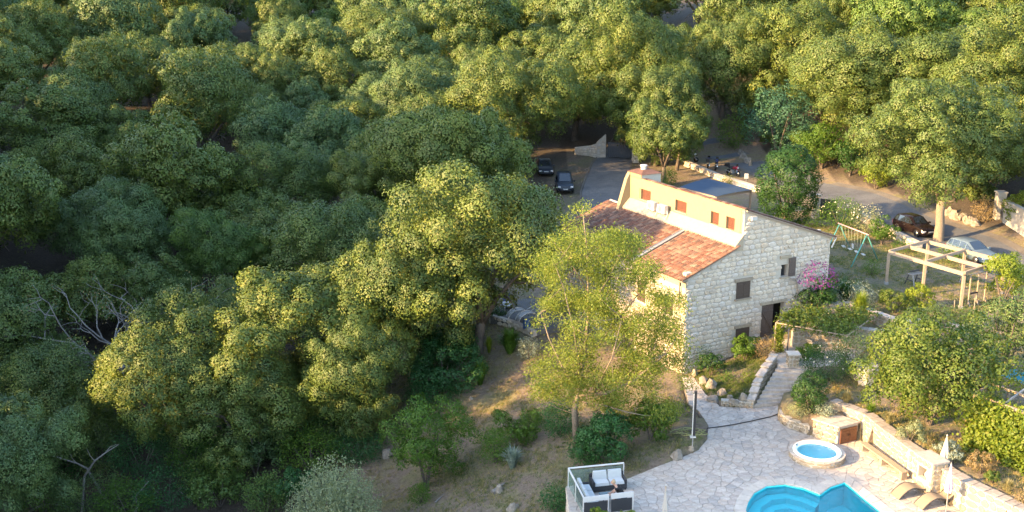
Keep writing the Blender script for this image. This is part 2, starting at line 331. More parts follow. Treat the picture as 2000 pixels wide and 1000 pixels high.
# ------------------------------------------------------------------ ground sheet
def axis(a, b, step, lo, hi):
    c = list(np.arange(a, b+1e-6, step)); s = step; x = b
    up = []
    while x < hi: s = min(s*1.18, 9); x += s; up.append(x)
    s = step; x = a; dn = []
    while x > lo: s = min(s*1.18, 9); x -= s; dn.append(x)
    return np.array(dn[::-1]+c+up)
gx = axis(-10, 38, .35, -420, 420); gy = axis(38.4, 92, .35, -160, 620)
X, Y = np.meshgrid(gx, gy); Z = gz(X.ravel(), Y.ravel()).reshape(X.shape)
nx, ny = len(gx), len(gy); idx = np.arange(nx*ny).reshape(ny, nx)
Q = np.stack([idx[:-1,:-1], idx[:-1,1:], idx[1:,1:], idx[1:,:-1]], -1).reshape(-1,4)
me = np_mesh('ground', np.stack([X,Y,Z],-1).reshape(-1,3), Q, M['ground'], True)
def blob(x, y, cx, cy, r): return np.clip(1.3-np.hypot(x-cx, y-cy)/r, 0, 1)
zone = np.zeros((nx*ny, 4), np.float32); zone[:,3] = 1; xs, ys = X.ravel(), Y.ravel()
gr = np.zeros_like(xs)
for cx, cy, r, k in ((24,76,8,.45),(27,82,6,.4),(26,58,5,.3),(15,64,4,.35),(-5,80,6,.35),(8,57,4,.15),(30,70,4,.15),(-20,66,14,.35),(24,52,4,.3)): gr = np.maximum(gr, blob(xs,ys,cx,cy,r)*k)
zone[:,0] = gr
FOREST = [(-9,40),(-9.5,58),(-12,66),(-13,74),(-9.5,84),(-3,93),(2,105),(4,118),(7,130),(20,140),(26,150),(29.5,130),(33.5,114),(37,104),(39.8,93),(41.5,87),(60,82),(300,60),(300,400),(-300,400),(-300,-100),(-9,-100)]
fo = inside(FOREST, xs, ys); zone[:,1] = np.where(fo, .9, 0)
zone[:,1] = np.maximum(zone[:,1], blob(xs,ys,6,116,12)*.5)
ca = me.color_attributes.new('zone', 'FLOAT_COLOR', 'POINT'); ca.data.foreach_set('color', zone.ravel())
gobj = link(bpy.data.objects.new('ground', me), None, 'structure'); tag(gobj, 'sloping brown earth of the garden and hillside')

# ------------------------------------------------------------------ roads and drive
def resample(pts, n):
    p = np.array(pts, float); s = np.r_[0, np.cumsum(np.hypot(*np.diff(p, axis=0).T))]; t = np.linspace(0, s[-1], n)
    return np.stack([np.interp(t, s, p[:,0]), np.interp(t, s, p[:,1])], 1)
def strip(name, a, b, mat, lift, label, n=90, m=7, kind='structure'):
    A = resample(a, n); Bq = resample(b, n); V = []
    for i in range(n):
        for j in range(m):
            q = A[i]+(Bq[i]-A[i])*j/(m-1); V.append((q[0], q[1], float(rbf(q[0], q[1])[0])+lift))
    V = np.array(V); q = np.arange(n*m).reshape(n, m)
    Qd = np.stack([q[:-1,:-1], q[:-1,1:], q[1:,1:], q[1:,:-1]], -1).reshape(-1,4)
    return tag(link(bpy.data.objects.new(name, np_mesh(name, V, Qd, mat, True)), None, kind), label)
ROAD_N = [(37.5,58),(36.4,66),(35.9,73),(34.6,79.4),(32.7,86.3),(31.9,94),(29.8,103),(26.9,116),(23.2,130),(20,144)]
ROAD_F = [(43,58),(41.2,68),(40.3,76.9),(39.8,86),(38.0,92.5),(35.4,103.8),(32.0,113.5),(28.7,123),(25.8,135.3),(23.5,147)]
strip('road', ROAD_N, ROAD_F, M['asphalt'], .05, 'worn grey asphalt lane behind the garden')
off = lambda pts, d: [(x+d, y+d*.3) for x, y in pts]
strip('road_verge', ROAD_F, off(ROAD_F, .8), M['verge'], .045, 'pale gravel verge on the far side of the lane', m=4)
strip('road_verge', off(ROAD_N, -.5), ROAD_N, M['verge'], .045, 'pale gravel verge on the garden side of the lane', m=4)
DR_L = [(4.6,94),(6.2,101),(7.0,106),(7.4,112),(8.4,119),(9.6,126),(11.9,133.5),(13.5,139)]; DR_R = [(9.2,92),(10.6,99),(12.2,106),(13.0,112),(13.3,119),(14.0,126),(15.4,133),(17,139)]
strip('driveway', DR_L, DR_R, M['drive'], .06, 'old grey concrete driveway curving up to the gate')
for side, d in ((DR_L, -.12),(DR_R, .12)):
    strip('driveway_kerb', [(x+d-.07,y) for x,y in side], [(x+d+.07,y) for x,y in side], M['verge'], .14, 'thin pale kerb on the left edge of the driveway' if d<0 else 'thin pale kerb on the right edge of the driveway', m=2)

# ------------------------------------------------------------------ stones
rng = np.random.default_rng(7); random.seed(7)
def stone_variant(i, sharp=3.2, npt=8):
    r = random.Random(100+i); vs = []; ring = []
    for k in range(npt):
        a = 2*math.pi*(k+.5+r.uniform(-.18,.18))/npt; c, s = math.cos(a), math.sin(a)
        q = (abs(c)**sharp+abs(s)**sharp)**(-1/sharp)*.5*r.uniform(.90,1.0); ring.append((c*q, s*q))
    for sc, y in ((1.0, .15),(1.0,-.55),(.80,-1.0)):
        vs += [(x*sc, y+(r.uniform(-.18,.1) if y<-.9 else 0), z*sc) for x, z in ring]
    fs = [(l*npt+k, l*npt+(k+1)%npt, (l+1)*npt+(k+1)%npt, (l+1)*npt+k) for l in (0,1) for k in range(npt)]+[tuple(range(2*npt, 3*npt))]
    return vs, fs
SV = [stone_variant(i) for i in range(10)]; SVB = [stone_variant(30+i, 6.5) for i in range(8)]
_sm = {}
def stone_meshes(mat, blocky=False):
    k = (mat.name, blocky)
    if k not in _sm:
        l = []
        for vs, fs in (SVB if blocky else SV):
            b = MB(); b.add(vs, fs); l.append(b.mesh('stone', mat))
        _sm[k] = l
    return _sm[k]
def face_stones(parent, Mx, rects, mat, proud=.05, limit=300, name='stone', blocky=False, seed=0):
    """rects: (x, z, w, h) stones on the local face y = 0 of matrix Mx (outside is -y); parts up to the limit, the rest joined"""
    r = random.Random(seed); ms = stone_meshes(mat, blocky); src = SVB if blocky else SV; rest = MB()
    if blocky == 'mix': ms = stone_meshes(mat, True)+stone_meshes(mat, False)[:6]; src = SVB+SV[:6]
    rects = sorted(rects, key=lambda q: -q[2]*q[3])
    for i, (x, z, w, h) in enumerate(rects):
        k = r.randrange(len(src)); fl = r.choice((-1,1)); d = proud*r.uniform(.6,1.35)
        T = Mx@Matrix.Translation((x,0,z))@Matrix.Translation((r.uniform(-.015,.015),0,r.uniform(-.02,.02)))@Matrix.Rotation(r.uniform(-.09,.09),4,'Y')@Matrix.Diagonal((w,d,h,1))
        if i < limit:
            o = link(bpy.data.objects.new(name, ms[k]), parent); o.matrix_local = T
        else: rest.add(*src[k], T)
    if rest.v: rest.build(name+'_field', mat, parent, kind='stuff')
def coursed(x0, x1, z0, z1, ok, hr=(.24,.36), wr=(.28,.62), gap=.03, seed=0):
    r = random.Random(seed); out = []; z = z0; hs_ = []
    while sum(hs_) < z1-z0-.4*hr[0]: hs_.append(r.uniform(*hr))
    k_ = (z1-z0)/max(.1,sum(hs_)) if z1-z0 < 4 else 1.0
    for h in hs_:
        h *= k_; x = x0-r.uniform(0,.2)
        while x < x1:
            w = r.uniform(*wr)*(.75+.25*h/.3); cx = x+w/2
            if x >= x0-.02 and x+w <= x1+.05 and ok(cx, z+h/2, w, h): out.append((cx, z+h/2, w-gap*r.uniform(.5,1.2), h*r.uniform(.9,1.05)-gap))
            elif ok(cx, z+h/2, w*.5, h) and x > x0-.3:
                lo, hi = max(x, x0), min(x+w, x1)
                if hi-lo > .1: out.append(((lo+hi)/2, z+h/2, (hi-lo)*.8, h*.85))
            x += w
        z += h
    return out
def wall_run(parent, pts, z0, z1f, thick, mat, hr, wr, limit=300, seed=0, core=None, coping=None, proud=.05, blocky=True):
    """a masonry wall along world points; stones on the side right of travel"""
    left = limit
    core_b = MB(); cop = MB()
    for i in range(len(pts)-1):
        a = Vector((*pts[i],0)); b = Vector((*pts[i+1],0)); L_ = (b-a).length; d = (b-a)/L_; n = Vector((d.y,-d.x,0))
        za, zb = z1f(*pts[i]), z1f(*pts[i+1]); o = Vector(parent.location)
        za0, zb0 = (z0(*pts[i]), z0(*pts[i+1])) if callable(z0) else (z0, z0)
        A, Bq = a-n*.02-o, b-n*.02-o; bk = -n*thick
        core_b.add([A+Vector((0,0,za0)),Bq+Vector((0,0,zb0)),Bq+bk+Vector((0,0,zb0)),A+bk+Vector((0,0,za0)),A+Vector((0,0,za)),Bq+Vector((0,0,zb)),Bq+bk+Vector((0,0,zb)),A+bk+Vector((0,0,za))],
                   [(0,3,2,1),(4,5,6,7),(0,1,5,4),(1,2,6,5),(2,3,7,6),(3,0,4,7)])
        Mx = Matrix.Translation(a-o)@Matrix((( d.x,-n.x,0,0),(d.y,-n.y,0,0),(0,0,1,0),(0,0,0,1)))
        zl = min(za0, zb0); zt = max(za, zb)
        def ok(x, z, w, h): t = x/L_; return za0+(zb0-za0)*t-.1 < z and z+h*.4 < za+(zb-za)*t+.02 and 0 <= t <= 1
        rs = coursed(0, L_, zl, zt, ok, hr, wr, seed=seed+i)
        face_stones(parent, Mx, rs, mat, proud, max(0,left), blocky=blocky, seed=seed+i); left -= len(rs)
        if coping:
            r = random.Random(seed+50+i); x = 0
            while x < L_-.05:
                w = min(r.uniform(.4,.75), L_-x); t = (x+w/2)/L_; cb = MB(); cb.box(0,0,0,w-.02,thick+.12+r.uniform(-.03,.05),.07,taper=.96)
                oo = cb.build('coping_stone', coping, parent); zc = za+(zb-za)*t+.04+r.uniform(-.01,.015)
                oo.matrix_local = Matrix.Translation(A+d*(x+w/2)+bk*.5+n*.02+Vector((0,0,zc)))@Matrix((( d.x,-n.x,0,0),(d.y,-n.y,0,0),((zb-za)/L_,0,1,0),(0,0,0,1))); x += w
    core_b.build('wall_core', core or M['mortar'], parent)

# ------------------------------------------------------------------ pool deck
def clip_poly(poly, px, py, nx_, ny_):
    out = []
    for i in range(len(poly)):
        a, b = poly[i], poly[(i+1)%len(poly)]; da = (a[0]-px)*nx_+(a[1]-py)*ny_; db = (b[0]-px)*nx_+(b[1]-py)*ny_
        if da <= 0: out.append(a)
        if (da < 0 < db) or (db < 0 < da): t = da/(da-db); out.append((a[0]+(b[0]-a[0])*t, a[1]+(b[1]-a[1])*t))
    return out
def offset_poly(poly, d):
    n = len(poly); out = []
    ar = sum(poly[i][0]*poly[(i+1)%n][1]-poly[(i+1)%n][0]*poly[i][1] for i in range(n)); sg = 1 if ar > 0 else -1
    for i in range(n):
        a, b, c = Vector(poly[i-1]), Vector(poly[i]), Vector(poly[(i+1)%n]); e1 = (b-a).normalized(); e2 = (c-b).normalized()
        n1 = Vector((e1.y,-e1.x))*sg; n2 = Vector((e2.y,-e2.x))*sg; m_ = (n1+n2).normalized(); k = d/max(.4, m_.dot(n1)); out.append((b.x+m_.x*k, b.y+m_.y*k))
    return out
COPE = offset_poly(POOL, .55)
def area_ok(x, y): return inside(DECK, x, y) & ~inside(COPE, x, y)
pts = []
for (a, b) in [(DECK[i], DECK[(i+1)%len(DECK)]) for i in range(len(DECK))]+[(COPE[i], COPE[(i+1)%len(COPE)]) for i in range(len(COPE))]:
    L_ = math.hypot(b[0]-a[0], b[1]-a[1]); k = max(1, int(L_/.38))
    for i in range(k):
        t = (i+.5+random.uniform(-.15,.15))/k; x, y = a[0]+(b[0]-a[0])*t, a[1]+(b[1]-a[1])*t; nx_, ny_ = (b[1]-a[1])/L_, -(b[0]-a[0])/L_
        q = .17
        pts += [(x+nx_*q, y+ny_*q), (x-nx_*q, y-ny_*q)]
fixed = np.array(pts)
cand = np.stack([rng.uniform(2, 26, 16000), rng.uniform(39.5, 64.2, 16000)], 1)
cand = cand[area_ok(cand[:,0], cand[:,1])]; P_ = [tuple(q) for q in fixed]
grid = {}
def gk(q): return (int(q[0]/.6), int(q[1]/.6))
for q in P_: grid.setdefault(gk(q), []).append(q)
for q in cand:
    k = gk(q); rad = rng.uniform(.28,.50)
    if all((q[0]-o[0])**2+(q[1]-o[1])**2 > rad*rad for i in (-1,0,1) for j in (-1,0,1) for o in grid.get((k[0]+i,k[1]+j), ())):
        P_.append(tuple(q)); grid.setdefault(k, []).append(tuple(q))
PA = np.array(P_); keep = area_ok(PA[:,0], PA[:,1]); cells = []
for i in np.nonzero(keep)[0]:
    d2 = ((PA-PA[i])**2).sum(1); nb = np.argsort(d2)[1:19]; x, y = PA[i]; poly = [(x-.8,y-.8),(x+.8,y-.8),(x+.8,y+.8),(x-.8,y+.8)]
    for j in nb:
        mx, my = (PA[j]+PA[i])/2; nx_, ny_ = PA[j]-PA[i]; poly = clip_poly(poly, mx, my, nx_, ny_)
        if len(poly) < 3: break
    if len(poly) < 3: continue
    ar = abs(sum(poly[k][0]*poly[(k+1)%len(poly)][1]-poly[(k+1)%len(poly)][0]*poly[k][1] for k in range(len(poly))))/2
    if ar > .02: cells.append((ar, poly))
dk = thing('pool_terrace', 'pale crazy-paved stone terrace around the swimming pool', 'terrace', (12,52,0))
del dk['category']; dk['kind'] = 'structure'
def shares(c): # how large a stone shows in the photograph
    ar, poly = c; cx = sum(q[0] for q in poly)/len(poly); cy = sum(q[1] for q in poly)/len(poly); u, v = proj((cx,cy,0))
    return ar/cy**3 if 0 < u < 2000 and 0 < v < 1000 else 0
cells.sort(key=shares, reverse=True); rest = MB()
for i, (ar, poly) in enumerate(cells):
    cx = sum(q[0] for q in poly)/len(poly); cy = sum(q[1] for q in poly)/len(poly); zt = random.uniform(-.004,.010); f = 1-.018/math.sqrt(ar); tx, ty = random.uniform(-.012,.012), random.uniform(-.012,.012)
    top = [((x-cx)*f, (y-cy)*f) for x, y in poly]; n = len(top)
    vs = [(x,y,-.06) for x,y in top]+[(x,y,zt-.012+x*tx+y*ty) for x,y in top]+[(x*.94,y*.94,zt+x*tx+y*ty) for x,y in top]
    fs = [(l*n+k, l*n+(k+1)%n, (l+1)*n+(k+1)%n, (l+1)*n+k) for l in (0,1) for k in range(n)]+[tuple(range(2*n,3*n))]
    if sum(top[k][0]*top[(k+1)%n][1]-top[(k+1)%n][0]*top[k][1] for k in range(n)) < 0: fs = [q[::-1] for q in fs]
    if i < 300:
        b = MB(); b.add(vs, fs); o = b.build('paving_stone', M['paving'], dk); o.location = (cx-12, cy-52, 0)
    else: rest.add(vs, fs, Matrix.Translation((cx-12, cy-52, 0)))
rest.build('paving_stone_field', M['paving'], dk, kind='stuff')
# bed of the terrace with a hole for the pool
tri = tessellate_polygon([[Vector((x,y,0)) for x,y in DECK], [Vector((x,y,0)) for x,y in POOL]]); al = DECK+POOL; b = MB()
b.add([(x-12,y-52,-.028) for x,y in al], [t if (al[t[1]][0]-al[t[0]][0])*(al[t[2]][1]-al[t[0]][1])-(al[t[1]][1]-al[t[0]][1])*(al[t[2]][0]-al[t[0]][0]) > 0 else t[::-1] for t in tri])
n = len(DECK); b.add([(x-12,y-52,-.028) for x,y in DECK]+[(x-12,y-52,-1.8) for x,y in DECK], [(i,(i+1)%n,n+(i+1)%n,n+i) for i in range(n)])
b.build('paving_bed', M['grout'], dk)

# pool
pool = thing('swimming_pool', 'turquoise swimming pool with rounded stepped end and pale coping', 'pool', (14,46,0))
n = len(POOL); LP = [(x-14,y-46) for x,y in POOL]; b = MB()
b.add([(x,y,-.03) for x,y in LP]+[(x,y,-1.25) for x,y in LP], [(i,n+i,n+(i+1)%n,(i+1)%n) for i in range(n)]+[tuple(range(n,2*n))]); b.build('basin', M['liner'], pool)
b = MB(); b.add([(x,y,-.12) for x,y in LP], [tuple(t if (LP[t[1]][0]-LP[t[0]][0])*(LP[t[2]][1]-LP[t[0]][1])-(LP[t[1]][1]-LP[t[0]][1])*(LP[t[2]][0]-LP[t[0]][0]) > 0 else t[::-1]) for t in tessellate_polygon([[Vector((x,y,0)) for x,y in LP]])]); b.build('water', M['water'], pool)
bay = POOL[1:8]
for k, (sh, zz) in enumerate(((.0,-.50),(.5,-.78),(.95,-1.02))):
    c = Vector((13.5,45.6)); ring = [Vector(q)+(c-Vector(q)).normalized()*(sh+.02) for q in bay]; inner = [q+(c-q).normalized()*.55 for q in ring]; b = MB(); m_ = len(ring)
    b.add([(q.x-14,q.y-46,zz) for q in ring]+[(q.x-14,q.y-46,zz) for q in inner]+[(q.x-14,q.y-46,-1.24) for q in inner], [(i+1,i,m_+i,m_+i+1) for i in range(m_-1)]+[(m_+i+1,m_+i,2*m_+i,2*m_+i+1) for i in range(m_-1)])
    b.build('underwater_step', M['step_white'], pool)
inn = resample(POOL[1:]+[POOL[0]], 46) if False else None
for i in range(len(POOL)):
    a, bb = POOL[i], POOL[(i+1)%len(POOL)]; ao, bo = COPE[i], COPE[(i+1)%len(COPE)]
    if i == len(POOL)-1: continue
    L_ = math.hypot(bb[0]-a[0], bb[1]-a[1]); k = max(1, round(L_/.55))
    for j in range(k):
        t0, t1 = (j+.02)/k, (j+.98)/k; lp = lambda p, q, t: (p[0]+(q[0]-p[0])*t-14, p[1]+(q[1]-p[1])*t-46)
        b = MB(); b.prism([lp(a,bb,t0), lp(a,bb,t1), lp(ao,bo,t1), lp(ao,bo,t0)], -.06, .035+random.uniform(-.004,.004)); b.build('coping_stone', M['coping'], pool)

# hot tub
tc_ = P(1596, 880, .38); tub = thing('hot_tub', 'round white hot tub of pale blue water in a low stone ring', 'hot tub', (tc_.x, tc_.y, 0))
b = MB(); b.lathe([(1.40,-.02),(1.40,.30),(1.10,.30),(1.10,-.02)], 40); b.build('ring_core', M['mortar'], tub)
for zz, hh in ((.075,.13),(.215,.13)):
    k = 20
    for i in range(k):
        a = 2*math.pi*(i+random.uniform(-.15,.15)+(.5 if zz > .1 else 0))/k; o = link(bpy.data.objects.new('stone', random.choice(stone_meshes(M['stone_warm'], True))), tub)
        o.matrix_local = Matrix.Rotation(a,4,'Z')@Matrix.Translation((0,-1.37,zz))@Matrix.Diagonal((.43,.06,hh,1))
for i in range(16):
    a0, a1 = 2*math.pi*(i+.03)/16, 2*math.pi*(i+.97)/16; b = MB()
    b.prism([(1.44*math.cos(a0),1.44*math.sin(a0)),(1.44*math.cos((a0+a1)/2),1.44*math.sin((a0+a1)/2)),(1.44*math.cos(a1),1.44*math.sin(a1)),(1.2*math.cos(a1),1.2*math.sin(a1)),(1.2*math.cos(a0),1.2*math.sin(a0))], .29, .345); b.build('ring_slab', M['paving'], tub)
b = MB(); b.lathe([(1.24,.33),(1.26,.40),(1.20,.44),(1.08,.42),(1.02,.34),(.99,.16),(.80,.12),(.74,.03),(0,.02)], 40); b.build('tub_shell', M['tub'], tub, True)
b = MB(); b.lathe([(1.02,.30),(.5,.30),(.001,.30)], 40); b.build('water', M['water_tub'], tub)
b = MB(); b.box(-.95,.55,.46,.10,.06,.06); b.tube([(-.95,.55,.48),(-.93,.50,.56),(-.88,.45,.56)], .015); b.build('tap', M['chrome'], tub)

# ------------------------------------------------------------------ retaining wall, pump box, bench, steps
rw = thing('retaining_wall', 'long sunlit cream stone retaining wall beside the pool terrace', 'wall', (20,50,0))
wall_top = lambda x, y: 1.42+.02*math.sin(x*3)
wall_run(rw, WALL, -.3, wall_top, .52, M['stone_warm'], (.26,.40), (.35,.75), 190, 11, coping=M['wall_cap'], proud=.03)
bx = thing('pump_box', 'square stone pump housing with slab top and small brown wooden doors', 'pump house', (16.6,54.75,0))
q0, q1, q2, q3 = Vector((16.55,54.8)), Vector((17.65,53.7)), Vector((18.95,54.35)), Vector((17.95,55.5))
for a, bq, st in ((q0,q1,1),(q1,q2,0),(q2,q3,1),(q3,q0,1)):
    d = (bq-a); L_ = d.length; d = d/L_; Mx = Matrix.Translation((a.x-16.6,a.y-54.75,0))@Matrix(((d.x,-d.y,0,0),(d.y,d.x,0,0),(0,0,1,0),(0,0,0,1)))
    def okb(x,z,w,h,st=st,L_=L_): return 0 < x < L_ and z < 1.02 and (st or not (.14 < x+w/2 and x-w/2 < L_-.12 and z < .92))
    face_stones(bx, Mx, coursed(0,L_,0,1.0,okb,(.2,.3),(.25,.5),seed=int(a.x*10)), M['stone_warm'], .035, 60, blocky=True)
    if not st:
        for k in range(2):
            b = MB(); w2 = (L_-.28)/2
            for s_ in range(4): b.b2(.14+k*w2+s_*w2/4+.004,.14+k*w2+(s_+1)*w2/4-.004,-.05,.0,.03,.88)
            o = b.build('door', M['wood_red'], bx); o.matrix_local = Mx
            
            for zb_ in (.16,.66): hb = MB(); hb.b2(.16+k*w2,.12+(k+1)*w2,-.065,-.05,zb_,zb_+.07); hb.build('batten', M['wood_red'], o)
            hb = MB(); hb.box(.14+w2+(.06 if k else -.06),-.075,.48,.03,.03,.10); hb.build('handle', M['black'], o)
cc = (q0+q1+q2+q3)/4
b = MB(); b.prism([tuple(q-Vector((16.6,54.75))+(cc-q).normalized()*.05) for q in (q0,q1,q2,q3)], -.2, 1.0); b.build('wall_core', M['mortar'], bx)
tops = [tuple(q-Vector((16.6,54.75))-(cc-q).normalized()*.08) for q in (q0,q1,q2,q3)]
for i in range(3):
    for j in range(3):
        lp = lambda s, t: tuple((1-s)*(1-t)*Vector(tops[0])+s*(1-t)*Vector(tops[1])+s*t*Vector(tops[2])+(1-s)*t*Vector(tops[3]))
        s0,s1,t0,t1 = i/3+.006,(i+1)/3-.006,j/3+.006,(j+1)/3-.006
        b = MB(); b.prism([lp(s0,t0),lp(s1,t0),lp(s1,t1),lp(s0,t1)], 1.0, 1.075+random.uniform(-.006,.006)); b.build('top_slab', M['paving'], bx)
# timber sleeper bench along the wall
ba, bb = Vector((18.75,53.1)), Vector((19.75,49.5)); d = (bb-ba).normalized(); nrm = Vector((d.y,-d.x))
bench = thing('sleeper_bench', 'long low timber bench against the sunlit retaining wall', 'bench', (ba.x,ba.y,0), math.atan2(d.y,d.x)); L_ = (bb-ba).length
for k in range(2): b = MB(); b.box(L_/2,-.02+.19*k,.42,L_,.17,.07); b.build('seat_plank', M['timber'], bench)
for t in (.04,.5,.96): b = MB(); b.box(L_*t,.07,.19,.22,.32,.38); b.build('leg', M['timber_grey'], bench)
# barbecue pier projecting from the wall
pr = Vector((20.75,48.45)); d = (Vector(WALL[3])-Vector(WALL[2])).normalized(); pier = thing('barbecue_pier', 'tall cream stone pier with a niche projecting from the retaining wall', 'stone pier', (pr.x,pr.y,0), math.atan2(d.y,d.x))
b = MB(); b.b2(-.65,-.30,-.62,.3,-.1,1.75); b.b2(.30,.65,-.62,.3,-.1,1.75); b.b2(-.30,.30,-.62,.3,-.1,.75); b.b2(-.30,.30,-.62,.3,1.35,1.75); b.b2(-.30,.30,0,.3,.75,1.35); b.build('wall_core', M['mortar'], pier)
face_stones(pier, Matrix.Translation((0,-.63,0)), coursed(-.65,.65,0,1.75,lambda x,z,w,h: not (abs(x)<.32+w/2-.05 and .75-h/2<z<1.35+h/2), (.24,.34),(.3,.55),seed=5), M['stone_warm'], .035, 60, blocky=True)
for sgn in (1,-1): face_stones(pier, Matrix.Translation((sgn*.655,0,0))@Matrix.Rotation(sgn*math.pi/2,4,'Z'), coursed(-.6,.3,0,1.75,lambda x,z,w,h: True,(.24,.34),(.3,.5),seed=6), M['stone_warm'], .03, 40, blocky=True)
b = MB(); b.box(0,-.16,1.79,1.42,1.0,.08); b.build('coping_stone', M['paving'], pier)
o = thing('white_jar', 'small white jar standing in the niche of the stone pier', 'jar', (pr+Vector((d.y,-d.x))*.30).to_3d()+Vector((0,0,.75))); b = MB(); b.lathe([(.0,0),(.10,0),(.15,.10),(.14,.22),(.08,.28),(.09,.32),(.0,.32)],14); b.build('body', M['white'], o, True)

# planter beside the steps
pl = thing('planter_wall', 'low rounded stone planter edge at the foot of the steps', 'planter', (15.6,56.5,0))
wall_run(pl, [(15.75,58.0),(15.35,57.4),(15.25,56.7),(15.55,55.9),(16.45,55.0)][::1], -.2, lambda x,y: .5, .35, M['stone_warm'], (.18,.28), (.25,.45), 60, 21, proud=.05)
# planter soil
b = MB(); b.prism([(15.5,58.2),(15.45,56.7),(15.75,55.95),(16.6,55.1),(18.0,55.6),(18.3,56.6),(17.4,58.6)], -.2, .46); sp = b.build('planter_soil', M['ground'], None, kind='structure'); tag(sp, 'dark soil of the planter beside the steps')
# steps
S0a, S0b = Vector((14.25,58.85)), Vector((16.3,59.25)); S1a, S1b = Vector((16.35,61.7)), Vector((18.1,61.3)); NST = 10
st = thing('garden_steps', 'wide pale stone garden steps climbing from the terrace to the vine patio', 'steps', (15.5,59,0)); og = Vector((15.5,59))
for k in range(NST):
    t0, t1 = k/NST, (k+1)/NST; a, bq = S0a.lerp(S1a,t0), S0b.lerp(S1b,t0); c, dd = S0a.lerp(S1a,t1+.06), S0b.lerp(S1b,t1+.06); zt = 1.7*(k+1)/NST
    m_ = a.lerp(bq,.5); m2 = c.lerp(dd,.5); rr = random.uniform(.38,.6)
    for lo, hi in ((0,rr),(rr,1)):
        b = MB(); b.prism([tuple(a.lerp(bq,lo+.004)-og), tuple(a.lerp(bq,hi-.004)-og), tuple(c.lerp(dd,hi-.004)-og), tuple(c.lerp(dd,lo+.004)-og)], zt-.30, zt+random.uniform(-.006,.006)); b.build('step', M['paving'], st)
sw = thing('step_side_wall', 'sloping stone side wall on the left of the garden steps', 'wall', (15,60,0))
slope = lambda x, y: .35+1.75*max(0,min(1,(y-58.8)/2.9))
wall_run(sw, [(14.2,58.75),(14.75,59.9),(15.4,60.9),(16.25,61.95)], lambda x,y: slope(x,y)-1.0, slope, .38, M['stone_warm'], (.18,.28), (.22,.42), 90, 31, coping=M['paving'])
wall_run(sw, [(12.35,59.05),(14.2,58.75)], -.2, lambda x,y: .34, .35, M['stone_warm'], (.16,.26), (.22,.42), 30, 33)
# patio slab behind the steps
b = MB(); b.prism([(16.2,61.6),(18.4,61.0),(20.6,61.6),(22.8,64.8),(21.0,67.0),(17.6,66.0),(16.0,63.2)], 1.0, 1.72); o = b.build('patio', M['paving'], None, kind='structure'); tag(o, 'pale stone patio under the vine pergola')

# ------------------------------------------------------------------ the stone house
HP = P(1333, 728, 0.2); HA = math.radians(27.5); HW, HL, HL2, PX = 11.75, 15.6, 13.3, 4.35
house = thing('stone_house', 'two-storey rubble stone house with red tiled roof and yellow parapet', 'house', (HP.x, HP.y, 0), HA)
hc, hs = math.cos(HA), math.sin(HA)
def HW2(x, y, z): return Vector((HP.x+x*hc-y*hs, HP.y+x*hs+y*hc, z))
def rl(x): return 6.42+.385*x                              # left roof underside
def rr(x): return 10.30-.345*(x-PX)                        # right roof underside
def cells(x0, x1, z0, z1, holes, fn):
    xs_ = sorted({x0,x1}|{h[0] for h in holes}|{h[1] for h in holes}); zs_ = sorted({z0,z1}|{h[2] for h in holes}|{h[3] for h in holes})
    for i in range(len(xs_)-1):
        for j in range(len(zs_)-1):
            cx, cz = (xs_[i]+xs_[i+1])/2, (zs_[j]+zs_[j+1])/2
            if not any(h[0]<cx<h[1] and h[2]<cz<h[3] for h in holes): fn(xs_[i], xs_[i+1], zs_[j], zs_[j+1])
GH = [(7.62,8.22,5.48,6.72),(6.2,8.1,1.45,3.76)]           # openings of the gable
b = MB(); cells(0, HW, -1.5, 6.38, GH, lambda a,c,e,f: b.b2(a,c,.05,.42,e,f))
XZ = Matrix(((1,0,0,0),(0,0,-1,0),(0,1,0,0),(0,0,0,1)))    # prism along y
b.prism([(0.01,6.3),(HW-.01,6.3),(HW-.01,rr(HW)),(PX,rr(PX)),(PX,rl(PX)),(0.01,rl(0))], -.41, -.054, XZ)
b.prism([(0.02,-1.5),(PX,-1.5),(PX,rl(PX)-.01),(0.02,rl(0)-.01)], -HL, -.42, XZ); b.prism([(PX+.3,-1.5),(HW,-1.5),(HW,rr(HW)-.01),(PX+.3,rr(PX+.3)-.01)], -HL2, -1.2, XZ)
b.b2(PX,HW,.42,1.2,-1.5,1.4); b.b2(PX,HW,1.0,1.2,1.4,8)
b.build('wall_core', M['mortar'], house)
b = MB(); b.b2(6.0,8.9,.9,.95,1.3,7); b.build('dark_interior', M['dark'], house)  # near-black sheet: darkness of the unlit room put into its colour
SH = [(3.98,5.08,4.50,5.62),(4.12,5.22,1.25,2.48)]
def ok(x, z, w, h):
    if z-h/2 < 0.0+max(-.3,(x-4)*.22): pass
    top = min(rl(x-w/2) if x < PX else 99, rr(x+w/2) if x >= PX else 99)
    if z+h/2 > top-.04: return False
    for a,c,e,f in GH+SH:
        if a-.02 < x+w/2 and x-w/2 < c+.02 and e-.02 < z+h/2 and z-h/2 < f+.04: return False
    return True
gr_ = coursed(0, HW, -.5, 10.3, ok, (.19,.37), (.22,.70), gap=.012, seed=3)
gr_ = [q for q in gr_ if q[1] > max(-.6, -.4+(q[0]-2)*.22)]
face_stones(house, Matrix.Translation((0,.05,0)), gr_, M['stone'], .05, 300, seed=3, blocky='mix')
# quoins and lintels
for a,c,e,f in GH+SH:
    bb_ = MB(); bb_.box((a+c)/2,.03,f+.11,c-a+.3,.16,.2); bb_.build('lintel', M['stone_warm'], house)
    if e > 2: bb_ = MB(); bb_.box((a+c)/2,0,e-.05,c-a+.2,.22,.09); bb_.build('window_sill', M['stone_warm'], house)
